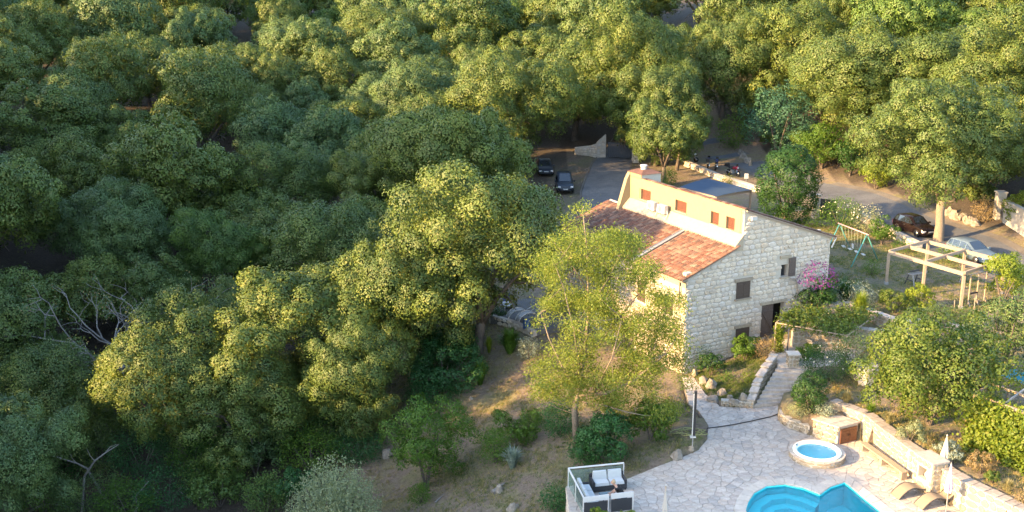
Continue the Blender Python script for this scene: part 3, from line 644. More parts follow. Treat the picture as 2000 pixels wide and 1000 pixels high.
# long wall facing the valley
LW = Matrix.Translation((0.02,0,0))@Matrix.Rotation(-math.pi/2,4,'Z')     # local x runs along -y of the house
SHL = [(12.9,14.4,-.6,1.75),(8.6,9.5,3.6,5.0),(4.4,5.3,3.6,5.0),(12.9,13.8,3.6,4.9),(5.6,7.0,-.3,2.0),(1.3,2.2,3.6,4.8)]
def okl(x, z, w, h):
    y = -x
    return z+h/2 < 5.75 and not any(a-.02 < y+w/2 and y-w/2 < c+.02 and e-.02 < z+h/2 and z-h/2 < f+.04 for a,c,e,f in SHL)
face_stones(house, LW, coursed(-HL, 0, -1.2, 5.8, okl, (.24,.36), (.28,.65), seed=8), M['stone_warm'], .05, 0, seed=8, name='long_wall_stone')  # darker stone than the gable: strong sun toned down in the colour
b = MB(); b.b2(-.06,.1,0,HL,5.78,6.30); b.b2(-.16,.1,0,HL,6.22,6.36); b.build('cornice', M['plaster_c'], house)
def shutter(parent, w, h, mat, name='shutter', brace=False):
    o = bpy.data.objects.new(name, None); b = MB(); n = max(3, round(w/.14))
    for k in range(n): b.b2(k*w/n+.004,(k+1)*w/n-.004,-.02,.02,0,h)
    o = b.build(name, mat, parent)
    for zf_ in (.14,.78): hb = MB(); hb.b2(.02,w-.02,-.045,-.02,h*zf_,h*zf_+.09); hb.build('batten', mat, o)
    if brace: hb = MB(); hb.beam((.05,-.034,h*.78),(w-.05,-.034,h*.2),.02,.09,(0,1,0)); hb.build('brace', mat, o)
    return o
for (a,c,e,f) in SH:
    for k in range(2):
        o = shutter(house, (c-a)/2-.01, f-e, M['shutter']); o.location = (a+k*(c-a)/2+.005, .0, e)
o = shutter(house, .56, 1.26, M['wood_dark']); o.location = (8.2,-.05,5.46); o['label'] = 'brown plank shutter half closed over the upper window'
b = MB(); b.b2(7.62,8.22,.30,.34,5.48,6.72); b.build('window_pane', M['glass'], house); b = MB(); b.b2(7.62,7.68,.26,.30,5.48,6.72); b.b2(8.14,8.22,.26,.30,5.48,6.72); b.b2(7.68,8.14,.26,.30,6.65,6.72); b.build('window_frame', M['timber_grey'], house)
o = shutter(house, 1.0, 2.28, M['wood_dark'], 'barn_door', True); o.location = (6.22,.12,1.46); o['label'] = 'weathered brown plank door with diagonal brace'
for (a,c,e,f) in SHL:
    o = shutter(house, c-a, f-e, M['wood_dark'] if e < 2 else M['shutter']); o.location = (0.0, c, e); o.rotation_euler = (0,0,-math.pi/2)
# parapet wall of yellow plaster with its window openings
PH = [(10.35,11.75,8.85,9.62),(6.1,7.4,8.85,9.62),(2.6,3.45,8.75,9.58),(.98,1.85,8.75,9.56)]
b = MB(); cells(.06, HL2, 7.6, 10.0, PH, lambda a,c,e,f: b.b2(PX,PX+.3,a,c,e,f)); b.b2(PX,PX+.3,.06,HL2,10.0,10.34); b.build('parapet_wall', M['plaster_y'], house)
for i,(a,c,e,f) in enumerate(PH):
    o = shutter(house, c-a, f-e, M['shutter_r']); o.location = (PX+.20, c, e); o.rotation_euler = (0,0,-math.pi/2)
    b = MB(); b.b2(PX-.05,PX+.12,a-.06,c+.06,e-.06,e-.002); b.build('window_sill', M['plaster_c'], house)
b = MB()
b.add([(PX-.02,0,8.70),(PX-.02,HL2,8.70),(3.72,HL2,8.06),(3.72,0,8.06),(3.72,0,7.7),(3.72,HL2,7.7),(PX-.02,0,7.7),(PX-.02,HL2,7.7)],[(0,1,2,3),(3,2,5,4),(0,3,4,6),(1,7,5,2)]); b.build('roof_upstand', M['plaster_c'], house)
# parapet coping tiles
def tile_arc(w, l, n=5, th=.03, r0=1.0, r1=.86):
    vs = []
    for e, (yy, q) in enumerate(((0,r0),(l,r1))):
        for k in range(n+1):
            a = math.pi*k/n; vs.append((-w/2*q*math.cos(a), yy, w*.34*q*math.sin(a)))
        for k in range(n+1):
            a = math.pi*k/n; vs.append((-(w/2*q-th)*math.cos(a), yy, (w*.34*q-th)*math.sin(a)))
    m_ = n+1; fs = []
    for k in range(n): fs += [(k, k+1, 2*m_+k+1, 2*m_+k)]; fs += [(k+1,k,m_+k,m_+k+1)]
    return vs, [f[::-1] for f in fs]
TV, TF = tile_arc(.24,.47); tm = MB(); tm.add(TV, TF); tile_me = tm.mesh('tile', M['tile'], True)
rt = random.Random(5)
def tile_roof(name, x_low, x_high, zf, y0, y1, ddx, mat=M['tile']):
    """barrel tiles in columns running up the slope; ddx = +1 rises with x"""
    b = MB(); sl_ = math.atan2(zf(x_high)-zf(x_low), abs(x_high-x_low)); Ls = math.hypot(zf(x_high)-zf(x_low), x_high-x_low); rows = int(Ls/.36)
    ncol = int((y1-y0)/.225)
    for j in range(ncol):
        yc = y0+.12+j*.225; wob = rt.uniform(-.015,.015)
        for k in range(rows+1):
            s = k*.36+rt.uniform(-.02,.02)
            if s > Ls-.1: break
            fx = x_low+ddx*s*math.cos(sl_); fz = zf(x_low)+s*math.sin(sl_)+.05+rt.uniform(-.008,.012)+.0
            T = Matrix.Translation((fx, yc+wob+rt.uniform(-.012,.012), fz))@Matrix.Rotation(-math.pi/2 if ddx > 0 else math.pi/2,4,'Z')@Matrix.Rotation(sl_-.045,4,'X')@Matrix.Rotation(rt.uniform(-.04,.04),4,'Z')
            b.add(TV, TF, T)
    # channel tiles under the covers: one corrugated sheet
    vs = []; fs = []; xa, xb = x_low, x_high
    m_ = ncol*2+1
    for i, x in enumerate((xa, xb)):
        for j in range(m_): vs.append((x, y0+.0075+j*.1125, zf(x)+(.045 if j%2 else .005)))
    for j in range(m_-1): fs.append((j, j+1, m_+j+1, m_+j) if ddx < 0 else (j+1, j, m_+j, m_+j+1))
    b.add(vs, fs)
    return b.build(name, mat, house, True, kind='stuff')
tile_roof('roof_tiles', -.42, 3.80, lambda x: rl(x)+.02, -.12, 5.25, 1); tile_roof('roof_tiles', -.42, 3.80, lambda x: rl(x)+.02, 5.62, HL+.12, 1)
tile_roof('roof_tiles', HW+.35, PX+.25, lambda x: rr(x)+.03, -.12, HL2, -1)
b = MB(); b.add([(-.40,5.27,rl(-.4)+.06),(3.7,5.27,rl(3.7)+.06),(3.7,5.60,rl(3.7)+.06),(-.40,5.60,rl(-.4)+.06),(-.40,5.25,rl(-.4)+.14),(3.7,5.25,rl(3.7)+.14),(3.7,5.62,rl(3.7)+.14),(-.40,5.62,rl(-.4)+.14)],[(0,1,2,3)[::1],(0,4,5,1),(3,2,6,7)]); b.build('valley_gutter', M['metal_grey'], house)
b = MB()  # roof deck under the tiles
b.prism([(-.40,rl(-.4)-.06),(PX-.6,rl(PX-.6)-.06),(PX-.6,rl(PX-.6)+.012),(-.40,rl(-.4)+.012)], -HL-.1, .10, XZ); b.prism([(PX+.1,rr(PX+.1)-.08),(HW+.33,rr(HW+.33)-.08),(HW+.33,rr(HW+.33)+.022),(PX+.1,rr(PX+.1)+.022)], -HL2, .10, XZ); b.build('roof_deck', M['timber_grey'], house)
cpm = MB()
for k in range(int(11.6/.40)):
    T = Matrix.Translation((PX+.15, .0+k*.40, 10.35+rt.uniform(-.01,.012)))@Matrix.Scale(1.75,4,(1,0,0)); o = link(bpy.data.objects.new('ridge_tile', tile_me), house); o.matrix_local = T
for k in range(19):   # verge tiles along the right-hand gable slope and the left one
    s = k*.42; x = HW+.36-s*.945
    if x > PX+.25: o = link(bpy.data.objects.new('verge_tile', tile_me), house); o.matrix_local = Matrix.Translation((x,.0,rr(x)+.07))@Matrix.Rotation(math.pi/2,4,'Z')@Matrix.Rotation(math.atan(.345)-.04,4,'X')
    x = -.42+s*.933
    if x < 3.6: o = link(bpy.data.objects.new('verge_tile', tile_me), house); o.matrix_local = Matrix.Translation((x,-.02,rl(x)+.09))@Matrix.Rotation(-math.pi/2,4,'Z')@Matrix.Rotation(math.atan(.385)-.04,4,'X')
# chimney stack with tiled cap and pots, and the buttress beside it
b = MB(); b.b2(PX,PX+.04,11.6,13.3,10.3,10.62); b.b2(PX+.04,6.0,11.64,13.26,8.6,10.62); ch = b.build('chimney', M['plaster_y'], house)
b = MB(); b.add([(PX+.02,11.56,9.6),(6.02,11.56,9.6),(6.02,11.56,10.60),(PX+.02,11.56,10.60)],[(0,1,2,3)]); b.b2(PX+.05,6.0,11.60,11.64,9.6,10.59); b.build('chimney_shade_face', M['mortar'], ch)  # gable-side chimney face: its grey shade is put into the colour
b = MB(); b.add([(PX-.10,11.45,10.62),(6.12,11.45,10.62),(6.12,13.4,10.62),(PX-.10,13.4,10.62),(4.85,12.1,10.86),(5.55,12.1,10.86),(5.55,12.8,10.86),(4.85,12.8,10.86)],[(0,1,5,4),(1,2,6,5),(2,3,7,6),(3,0,4,7),(4,5,6,7),(3,2,1,0)]); b.build('chimney_cap', M['tile'], ch)
b = MB(); b.lathe([(.20,0),(.20,.22),(.26,.24),(.26,.34),(.0,.36)],12,(5.0,12.3,10.84)); b.build('chimney_pot', M['white'], ch); b = MB(); b.lathe([(.16,0),(.16,.16),(.19,.17),(.0,.22)],12,(5.45,12.6,10.84)); b.build('chimney_pot', M['pot'], ch)
b = MB(); b.prism([(PX,10.58),(PX,7.8),(3.35,7.7),(3.62,8.6),(4.08,10.1)], -13.38, -13.02, XZ); b.build('buttress', M['plaster_y'], house)
b = MB(); b.box(5.0,-.08,9.72,.42,.14,.24); b.build('wall_lamp', M['white'], house)
b = MB(); b.tube([(HW+.38,-.05,rr(HW)-.10),(HW+.22,-.08,rr(HW)-.35),(HW+.02,-.08,rr(HW)-.75)], .05); b.build('rain_spout', M['white'], house)
b = MB(); b.tube([(-.12,.5,6.2),(-.12,.5,5.4),(-.12,.5,4.2)], .035); b.build('drain_pipe', M['black'], house)
b = MB(); b.box(8.6,-.1,5.15,.5,.02,.02); b.tube([(8.35,-.08,5.3),(8.75,-.12,5.25),(8.95,-.1,4.9),(9.0,-.1,4.4)], .035); b.build('hose_bracket', M['timber_grey'], house)
# air conditioners on the upstand
for i,(yy,xx) in enumerate(((9.55,3.95),(8.3,3.95))):
    w = HW2(xx, yy, 8.42); ac = thing('air_conditioner', 'white air conditioner on the roof nearer the chimney' if i == 0 else 'white air conditioner on the roof farther from the chimney', 'air conditioner', w, HA, 'outdoor units behind the parapet roof')
    b = MB(); b.box(0,0,.38,.32,.86,.58); b.build('casing', M['white'], ac)
    b = MB(); b.add([(-.165+.0, .12+.22*math.cos(2*math.pi*k/16), .38+.22*math.sin(2*math.pi*k/16)) for k in range(16)], [tuple(range(16))[::-1]]); b.build('fan_grille', M['metal_grey'], ac)
    for s in (-.3,.3): b = MB(); b.box(0,s,.045,.34,.05,.09); b.build('foot', M['metal_grey'], ac)
    b = MB(); b.tube([(.05,-.45,.3),(.05,-.52,.1),(-.1,-.6,-.1),(-.3,-.7,-.2)], .03); b.build('pipe', M['white'], ac)

# ------------------------------------------------------------------ foliage
def unit(n, r):
    d = r.normal(size=(n,3)); return d/np.linalg.norm(d, axis=1, keepdims=True)
def leaves(pos, nrm, size, r, asp=.55, jit=.8, droop=None):
    n = len(pos); N_ = nrm+jit*unit(n, r); N_ /= np.linalg.norm(N_, axis=1, keepdims=True)+1e-9
    t = np.cross(N_, unit(n, r)); t /= np.linalg.norm(t, axis=1, keepdims=True)+1e-9
    if droop is not None: t = t+np.array([0,0,droop]); t /= np.linalg.norm(t, axis=1, keepdims=True)+1e-9
    s = np.cross(N_, t); s /= np.linalg.norm(s, axis=1, keepdims=True)+1e-9; L_ = (size*r.uniform(.6,1.3,n))[:,None] if np.isscalar(size) else (size*r.uniform(.6,1.3,n))[:,None]
    W = L_*asp/2
    V = np.stack([pos-t*L_/2, pos-t*L_*.05-s*W, pos+t*L_/2, pos-t*L_*.05+s*W], 1).reshape(-1,3)
    return V, np.arange(4*n).reshape(-1,4)
def soft_normals(me, nrm):
    """leaf clumps shade as rounded masses: each leaf takes the direction of its clump"""
    me.polygons.foreach_set('use_smooth', np.ones(len(me.polygons), bool)); me.normals_split_custom_set_from_vertices(np.repeat(nrm, 4, 0)[:len(me.vertices)].tolist())
def blob_crown(r, blobs, n, size, asp=.62, up=.25, jit=.62, inner=.80, shell=(.74,1.10)):
    """leaves on the skins of many small clumps, none buried inside another clump"""
    c, rad = blobs[:,:3], blobs[:,3]; w = rad**2/np.sum(rad**2); m = int(n*2.2); k = r.choice(len(blobs), m, p=w); d = unit(m, r)
    fl = (d[:,2] < -up)&(r.random(m) < .75); d[fl,2] *= -1
    pos = c[k]+d*(rad[k]*r.uniform(shell[0], shell[1], m))[:,None]; keep = np.ones(m, bool)
    for i in range(0, m, 8000):
        dd = ((pos[i:i+8000,None,:].astype(np.float32)-c[None].astype(np.float32))**2).sum(-1) < (inner*rad)**2
        dd[np.arange(len(dd)), k[i:i+8000]] = False; keep[i:i+8000] = ~dd.any(1)
    pos, d, kk = pos[keep][:n], d[keep][:n], k[keep][:n]; m3 = len(pos)//14
    pos[:m3] += d[:m3]*(rad[kk[:m3]]*r.uniform(.1,.55,m3))[:,None]
    ctr = c.mean(0); o = c[kk]-ctr; o /= np.linalg.norm(o, axis=1, keepdims=True)+1e-6
    nr = d*.85+o*.38+unit(len(pos), r)*.26; nr /= np.linalg.norm(nr, axis=1, keepdims=True)+1e-9; blob_crown.normals = nr
    return leaves(pos, d, size, r, asp, jit)
def oak_blobs(r, rx=.44, rz=.40, cz=.58, nbig=26, nsub=9, low=.55, big=(.13,.20), sub=(.40,.58)):
    d = unit(nbig*4, r); d = d[d[:,2] > -low][:nbig]; sq = r.uniform(.72,1.02,len(d))
    ph = r.uniform(0,6.28,3); sq = sq*(1+.16*np.sin(2*np.arctan2(d[:,1],d[:,0])+ph[0])+.12*np.sin(3*np.arctan2(d[:,1],d[:,0])+ph[1]))
    C = d*np.array([rx,rx,rz])*sq[:,None]*.78+np.array([0,0,cz]); C += r.normal(size=C.shape)*.045*rx; out = []
    for q in C:
        R = r.uniform(*big); e = unit(nsub*2, r); e = e[e[:,2] > -.55][:nsub]
        for x in e: out.append([*(q+x*R*r.uniform(.62,1.05)*np.array([1,1,.85])), R*r.uniform(sub[0]*.75,sub[1])])
    return np.array(out)
def limbs(r, h0, h1, spread, n=5, r0=.03, lean=.04):
    b = MB(); lx, ly = r.uniform(-lean,lean,2); fork = h0
    b.tube([(0,0,-.06),(0,0,.02),(lx*.5,ly*.5,fork*.6),(lx,ly,fork)], [r0*1.5,r0*1.05,r0*.9,r0*.8], 8)
    for k in range(n):
        a = 2*math.pi*(k+r.uniform(-.3,.3))/n; q = spread*r.uniform(.6,1); z = r.uniform(h0+.4*(h1-h0), h1)
        x, y = math.cos(a)*q, math.sin(a)*q
        b.tube([(lx,ly,fork-.02),(lx+x*.35,ly+y*.35,fork+(z-fork)*.45),(lx+x*.7,ly+y*.7,fork+(z-fork)*.8),(x,y,z)], [r0*.65,r0*.45,r0*.28,r0*.1], 6)
        for j in range(2):
            s = r.uniform(.35,.8); c = Vector((lx+x*s,ly+y*s,fork+(z-fork)*s)); e = Vector(r.normal(size=3))*.06+Vector((x,y,.08))*.4
            b.tube([c, c+e*.5+Vector((0,0,.02)), c+e], [r0*.25,r0*.15,r0*.05], 5)
    return b
M['bark'] = bark_mat('oak_bark', (.045,.036,.030), (.13,.105,.085)); M['bark_pale'] = bark_mat('pale_bark', (.12,.095,.07), (.24,.195,.15)); M['bark_grey'] = bark_mat('grey_dead_wood', (.12,.11,.10), (.26,.24,.22))
LEAF = {
 'oak': leaf_mat('holm_oak_leaf', (.030,.064,.017), (.094,.140,.030), (.21,.20,.055), trans=.2, tint=.18),
 'oak_grey': leaf_mat('grey_green_oak_leaf', (.036,.074,.028), (.088,.145,.046), (.18,.20,.075), trans=.2, tint=.18),
 'oak_green': leaf_mat('fresh_green_leaf', (.034,.078,.018), (.085,.150,.030), (.17,.21,.055), trans=.25, tint=.18),
 'ash': leaf_mat('airy_ash_leaf', (.09,.135,.020), (.165,.215,.036), (.24,.22,.06), trans=.42, tint=.1),
 'dark': leaf_mat('dark_laurel_leaf', (.012,.045,.010), (.030,.085,.016), (.06,.12,.03), tint=.15),
 'creeper': leaf_mat('deep_green_creeper_leaf', (.016,.065,.018), (.034,.115,.032), (.07,.16,.05), tint=.1),
 'olive': leaf_mat('olive_leaf', (.16,.19,.11), (.26,.29,.17), (.34,.36,.23), tint=.12),
 'silver': leaf_mat('silver_blue_leaf', (.14,.19,.17), (.24,.29,.26), (.32,.36,.32), tint=.1),
 'lime': leaf_mat('yellow_green_leaf', (.10,.16,.015), (.18,.24,.025), (.27,.29,.05), trans=.4, tint=.15),
 'citrus': leaf_mat('citrus_leaf', (.045,.090,.014), (.095,.145,.024), (.19,.18,.05), trans=.35, tint=.15),
 'bright': leaf_mat('bright_green_leaf', (.045,.10,.012), (.085,.165,.020), (.13,.21,.03), trans=.4, tint=.15),
 'vine': leaf_mat('vine_leaf', (.07,.13,.015), (.14,.20,.025), (.24,.25,.05), trans=.45, tint=.1),
 'teal': leaf_mat('blue_green_leaf', (.030,.090,.060), (.060,.150,.095), (.09,.19,.13), tint=.1),
 'magenta': leaf_mat('bougainvillea_bract', (.09,.008,.12), (.16,.016,.20), (.24,.05,.26), trans=.3, tint=.1),
 'white_fl': leaf_mat('white_flower', (.55,.52,.45), (.72,.70,.62), (.80,.78,.70), tint=.05),
 'straw': leaf_mat('dry_grass', (.20,.16,.07), (.33,.27,.13), (.42,.35,.19), tint=.2),
 'grass': leaf_mat('green_grass', (.05,.085,.018), (.095,.14,.03), (.20,.19,.07), tint=.1),
 'dead': leaf_mat('withered_leaf', (.16,.11,.055), (.26,.19,.10), (.33,.26,.15), tint=.1),
}
VAR = []        # crown meshes of the holm oaks with their trunk meshes; every tree is one unit tall
for i in range(9):
    r = np.random.default_rng(200+i); near = i < 4
    bl = oak_blobs(r, rx=r.uniform(.42,.50), rz=r.uniform(.36,.42), cz=r.uniform(.50,.56), nbig=(17,20,23,26)[i%4], nsub=17, low=.9, big=(.14,.24), sub=(.33,.46))
    V, Q = blob_crown(r, bl, 88000 if near else 50000, .0135 if near else .0185)
    base_me = np_mesh('crown', V, Q, LEAF['oak']); soft_normals(base_me, blob_crown.normals)
    VAR.append({'crown': base_me}); VAR[-1]['trunk'] = limbs(r, r.uniform(.16,.26), .62, .3).mesh('trunk', M['bark'], True)
def tree(name, label, x, y, h, wid=1.0, var=0, leaf='oak', group=None, rz=None, sink=.0, cat='tree'):
    t = thing(name, label, cat, (x, y, g1(x, y)-sink), random.uniform(0,6.28) if rz is None else rz, group); t.scale = (h*wid*random.uniform(.88,1.14), h*wid*random.uniform(.88,1.14), h)
    v = VAR[var]
    link(bpy.data.objects.new('trunk', v['trunk']), t); c_ = link(bpy.data.objects.new('crown', v['crown']), t); c_.material_slots[0].link = 'OBJECT'; c_.material_slots[0].material = LEAF[leaf]; return t
def at_top(u, v, h):
    """where a plant h tall stands whose top shows at photograph point (u, v)"""
    d = ray(u, v); Yq = np.arange(48, 330, .25); t = Yq/d[1]; Xq = d[0]*t; Zq = CAM_H+d[2]*t
    k = np.argmax(Zq-gz(Xq, Yq) <= h); return float(Xq[k]), float(Yq[k])
HERO = [ # u, v of the top, height, width factor, variant, leaf, label
 (590,500,12.2,1.06,0,'oak','broad holm oak with sunlit yellow-green top standing left of the bare slope'),
 (690,605,9.0,.82,1,'oak','smaller rounded oak leaning over the bare slope beside the broad sunlit oak'),
 (335,612,10.5,1.0,2,'oak','yellow-topped oak with a visible leaning trunk in the lower left woods'),
 (85,668,9.5,1.05,3,'oak','pale yellow-topped oak at the lower left edge of the picture'),
 (-20,770,8.5,1.1,1,'oak_grey','blue-green oak cut by the lower left corner edge'),
 (450,672,8.8,.95,3,'oak','low oak filling the gap between the two yellow-topped oaks'),
 (880,182,14.5,.95,0,'oak','tall sunlit oak in the middle of the wood, left of the driveway'),
 (930,330,13.2,.92,2,'oak','dark shaded oak just left of the parked dark car'),
 (800,420,11,1.0,1,'oak','deep green oak shaded in front of the tall sunlit oak'),
 (640,385,11,1.05,3,'oak','wide shaded oak above the broad sunlit oak'),
 (550,285,10,.95,2,'oak','oak with a golden crown tip in the centre of the left wood'),
 (720,275,10,.9,0,'oak','small golden-topped oak beside the tall sunlit oak'),
 (1000,92,14.5,.92,1,'oak','sunlit oak rising behind the tall oak by the driveway'),
 (1235,25,17,.72,2,'oak','tall narrow oak towering over the driveway gate'),
 (1290,95,13.5,.85,0,'oak','dark oak between the driveway and the lane with motorcycles'),
 (1545,-10,15,1.0,3,'oak','large golden oak across the lane above the round blue-green bush'),
 (1420,20,15,.9,1,'oak','golden oak at the bend of the lane behind the motorcycles'),
 (1700,40,14,1.0,1,'oak','tall golden oak behind the lane, left of the roadside oak'),
 (1800,30,14,1.0,0,'oak','large golden oak behind the roadside oak'),
 (1985,30,14,.9,2,'oak','golden oak cut by the upper right picture edge'),
 (1915,95,11,.95,3,'oak','sunlit oak behind the white gate pillar'),
 (740,0,13,1.0,3,'oak','golden oak at the top of the wood near the picture centre'),
 (250,372,10,1.0,2,'oak_grey','grey-green oak in the middle of the left wood'),
 (950,70,12,.8,0,'oak','upright golden oak tip rising from the shaded wood'),
]
placed = []; _gx, _gy = at_top(225, 516, 11.0); placed.append((_gx, _gy, 4.6))
for (u, v, h, w, k, lf, lab) in HERO:
    x, y = at_top(u, v, h); placed.append((x, y, h*w*.45)); tree('holm_oak', lab, x, y, h, w, k, lf)
for x, y, h, w, k, lab in ((16.3,113.5,9.0,.85,5,'low dark oak beside the driveway behind the chimney'),(18.8,121,10.5,.75,6,'dark oak hiding the lane bend left of the motorcycles'),(14.2,137,13,.9,7,'dark oak standing right behind the driveway gate'),(-4.2,99,14.5,.66,8,'tall sunlit oak left of the off-road car'),(8,137,13,.95,4,'dark oak behind the wing wall of the driveway')):
    placed.append((x, y, 4)); tree('holm_oak', lab, x, y, h, w, k, 'oak')
# the roadside oak with its bare trunk
ro = thing('roadside_oak', 'big sunlit oak with bare trunk beside the dark parked car', 'tree', (35.3,86.4,3.1)); r = np.random.default_rng(55)
bl = oak_blobs(r, 7.0, 5.0, 8.0, 60, 15, .75, (1.2,2.0), (.34,.48)); bl[:,0] -= .9; V, Q = blob_crown(r, bl, 120000, .155); q_ = np_mesh('crown', V, Q, LEAF['oak']); soft_normals(q_, blob_crown.normals); link(bpy.data.objects.new('crown', q_), ro)
b = MB(); b.tube([(0,0,-.4),(.02,0,.1),(.05,.05,1.4),(-.05,.05,2.6),(0,.1,3.6)], [.62,.44,.36,.34,.36], 12)
for k in range(7):
    a = 2*math.pi*k/7+.3; q = 2.6+.6*(k%3); b.tube([(0,.1,3.4),(math.cos(a)*q*.4,math.sin(a)*q*.4,4.8),(math.cos(a)*q,math.sin(a)*q,7.2+.5*(k%2))], [.24,.16,.05], 7)
b.build('trunk', M['bark_pale'], ro, True); placed.append((35.3,86.4,5))
# forest: individual oaks spread over the wooded ground
def forest_zone(x, y):
    """label, group for a tree standing here"""
    if y > 175: return 'oak on the wooded hillside along the very top of the picture', 'oaks of the upper hillside'
    if x > 20: return 'oak in the sunlit wood across the lane', 'oaks across the lane'
    if x > -12 and y > 112: return 'oak in the wood behind the driveway gate', 'oaks behind the driveway'
    if y > 128: return 'oak high up in the shaded wood above the left valley', 'oaks above the left valley'
    if x < -22: return 'oak in the dense shaded wood near the left picture edge', 'oaks near the left edge'
    return 'oak in the dense shaded wood between the valley and the house', 'oaks left of the house'
cand = []
for _ in range(15000):
    y = random.uniform(74, 232); x = random.uniform(-.53, .53)*y*1.06; cand.append((x, y))
def free(x, y, rad):
    if not inside(FOREST, x, y): return False
    if y < 74 and x > -14: return False
    dL = min(math.hypot(x-q[0], y-q[1]) for q in ROAD_F+ROAD_N+DR_L+DR_R); return dL > 5.5
cnt = 0
for x, y in cand:
    k = 4.7+.017*(y-70); k *= random.uniform(.62,1.2)
    if cnt >= 262 or not free(x, y, k): continue
    if any((x-a)**2+(y-b_)**2 < (k*.93+c*.80)**2 for a, b_, c in placed): continue
    if 84 < y < 112 and x+k*1.05 > 2.6 and x < 14: continue
    h = k*random.uniform(1.95,2.7); z = g1(x, y)
    u, v = proj((x, y, z+h*.45))
    if v < -25 or not -110 < u < 2110: continue
    lf = random.choices(['oak','oak_grey','oak_green'], [.58,.32,.10] if x < 5 else [.8,.14,.06])[0]
    lab, gp = forest_zone(x, y); lab = {'oak':'dark green ','oak_grey':'grey-green ','oak_green':'fresh green '}[lf]+lab; tree('holm_oak', lab, x, y, h, k/h*2.15, random.randrange(4,9) if y > 95 else random.randrange(9), lf, gp); placed.append((x, y, k)); cnt += 1
print('forest trees', cnt)
# unseen oaks added on the sunward side to shade valley and pool terrace
for x, y, h in [(-45,25,9.8),(-43,29.5,9.6),(-46,33,8.5),(-50,29,9),(-52,24,9),(-47,38,9),(-42,41,9),(-50,43,9),(-56,36,9),(-44,48,8),(-62,60,13),(-53,62,14),(-57,66,14),(-52,68,14),(-58,61,13),(-56,72,14),(-60,66,9.5),(-66,72,10),(-70,64,10),(-62,76,10),(-58,84,10),(-66,84,10),(-72,80,10),(-64,93,10),(-72,92,10),(-80,86,10),(-75,102,10),(-84,98,10),(-73,56,11),(-77,52,11),(-80,57,11),(-84,53,11),(-75,61,11),(-70,59,11),(-86,59,11),(-78,66,11),(-74,70,11),(-88,66,11),(-82,76,10),(-90,90,10),(-58,14,9),(-64,26,9),(-48,18,9),(-95,80,10),(-88,108,10)]:
    tree('holm_oak', 'unseen oak added beyond the left picture edge for its shade', x, y, h, 1.05, random.randrange(4,9), 'oak', 'unseen shading oaks beyond the left edge')

# ------------------------------------------------------------------ shrubs and garden plants
def blades(r, n, w, h, width, lean=.9, curve=.35):
    """arching narrow leaves from one crown: agaves, yuccas, grasses"""
    a = r.uniform(0, 2*math.pi, n); el = r.uniform(.15, 1.0, n)**.7*lean; L_ = r.uniform(.65, 1.0, n)
    dx, dy = np.cos(a), np.sin(a); hx = np.sin(el)*w/2*L_; hz = np.cos(el)*h*L_
    base = np.stack([dx*w*.06*r.random(n), dy*w*.06*r.random(n), np.zeros(n)], 1)
    mid = base+np.stack([dx*hx*.5, dy*hx*.5, hz*.62+h*.05], 1); tip = base+np.stack([dx*hx, dy*hx, hz*(1-curve*np.sin(el))], 1)
    s = np.stack([-dy, dx, np.zeros(n)], 1)*(width*r.uniform(.6,1.2,n))[:,None]
    V = np.stack([base-s*.5, base+s*.5, mid+s*.6, mid-s*.6, mid-s*.6, mid+s*.6, tip+s*.08, tip-s*.08], 1).reshape(-1,3)
    return V, np.arange(8*n).reshape(-1,4)
def joinV(parts):
    Vs, Qs, o = [], [], 0
    for V, Q in parts: Vs.append(V); Qs.append(Q+o); o += len(V)
    return np.concatenate(Vs), np.concatenate(Qs)
SEED = [900]
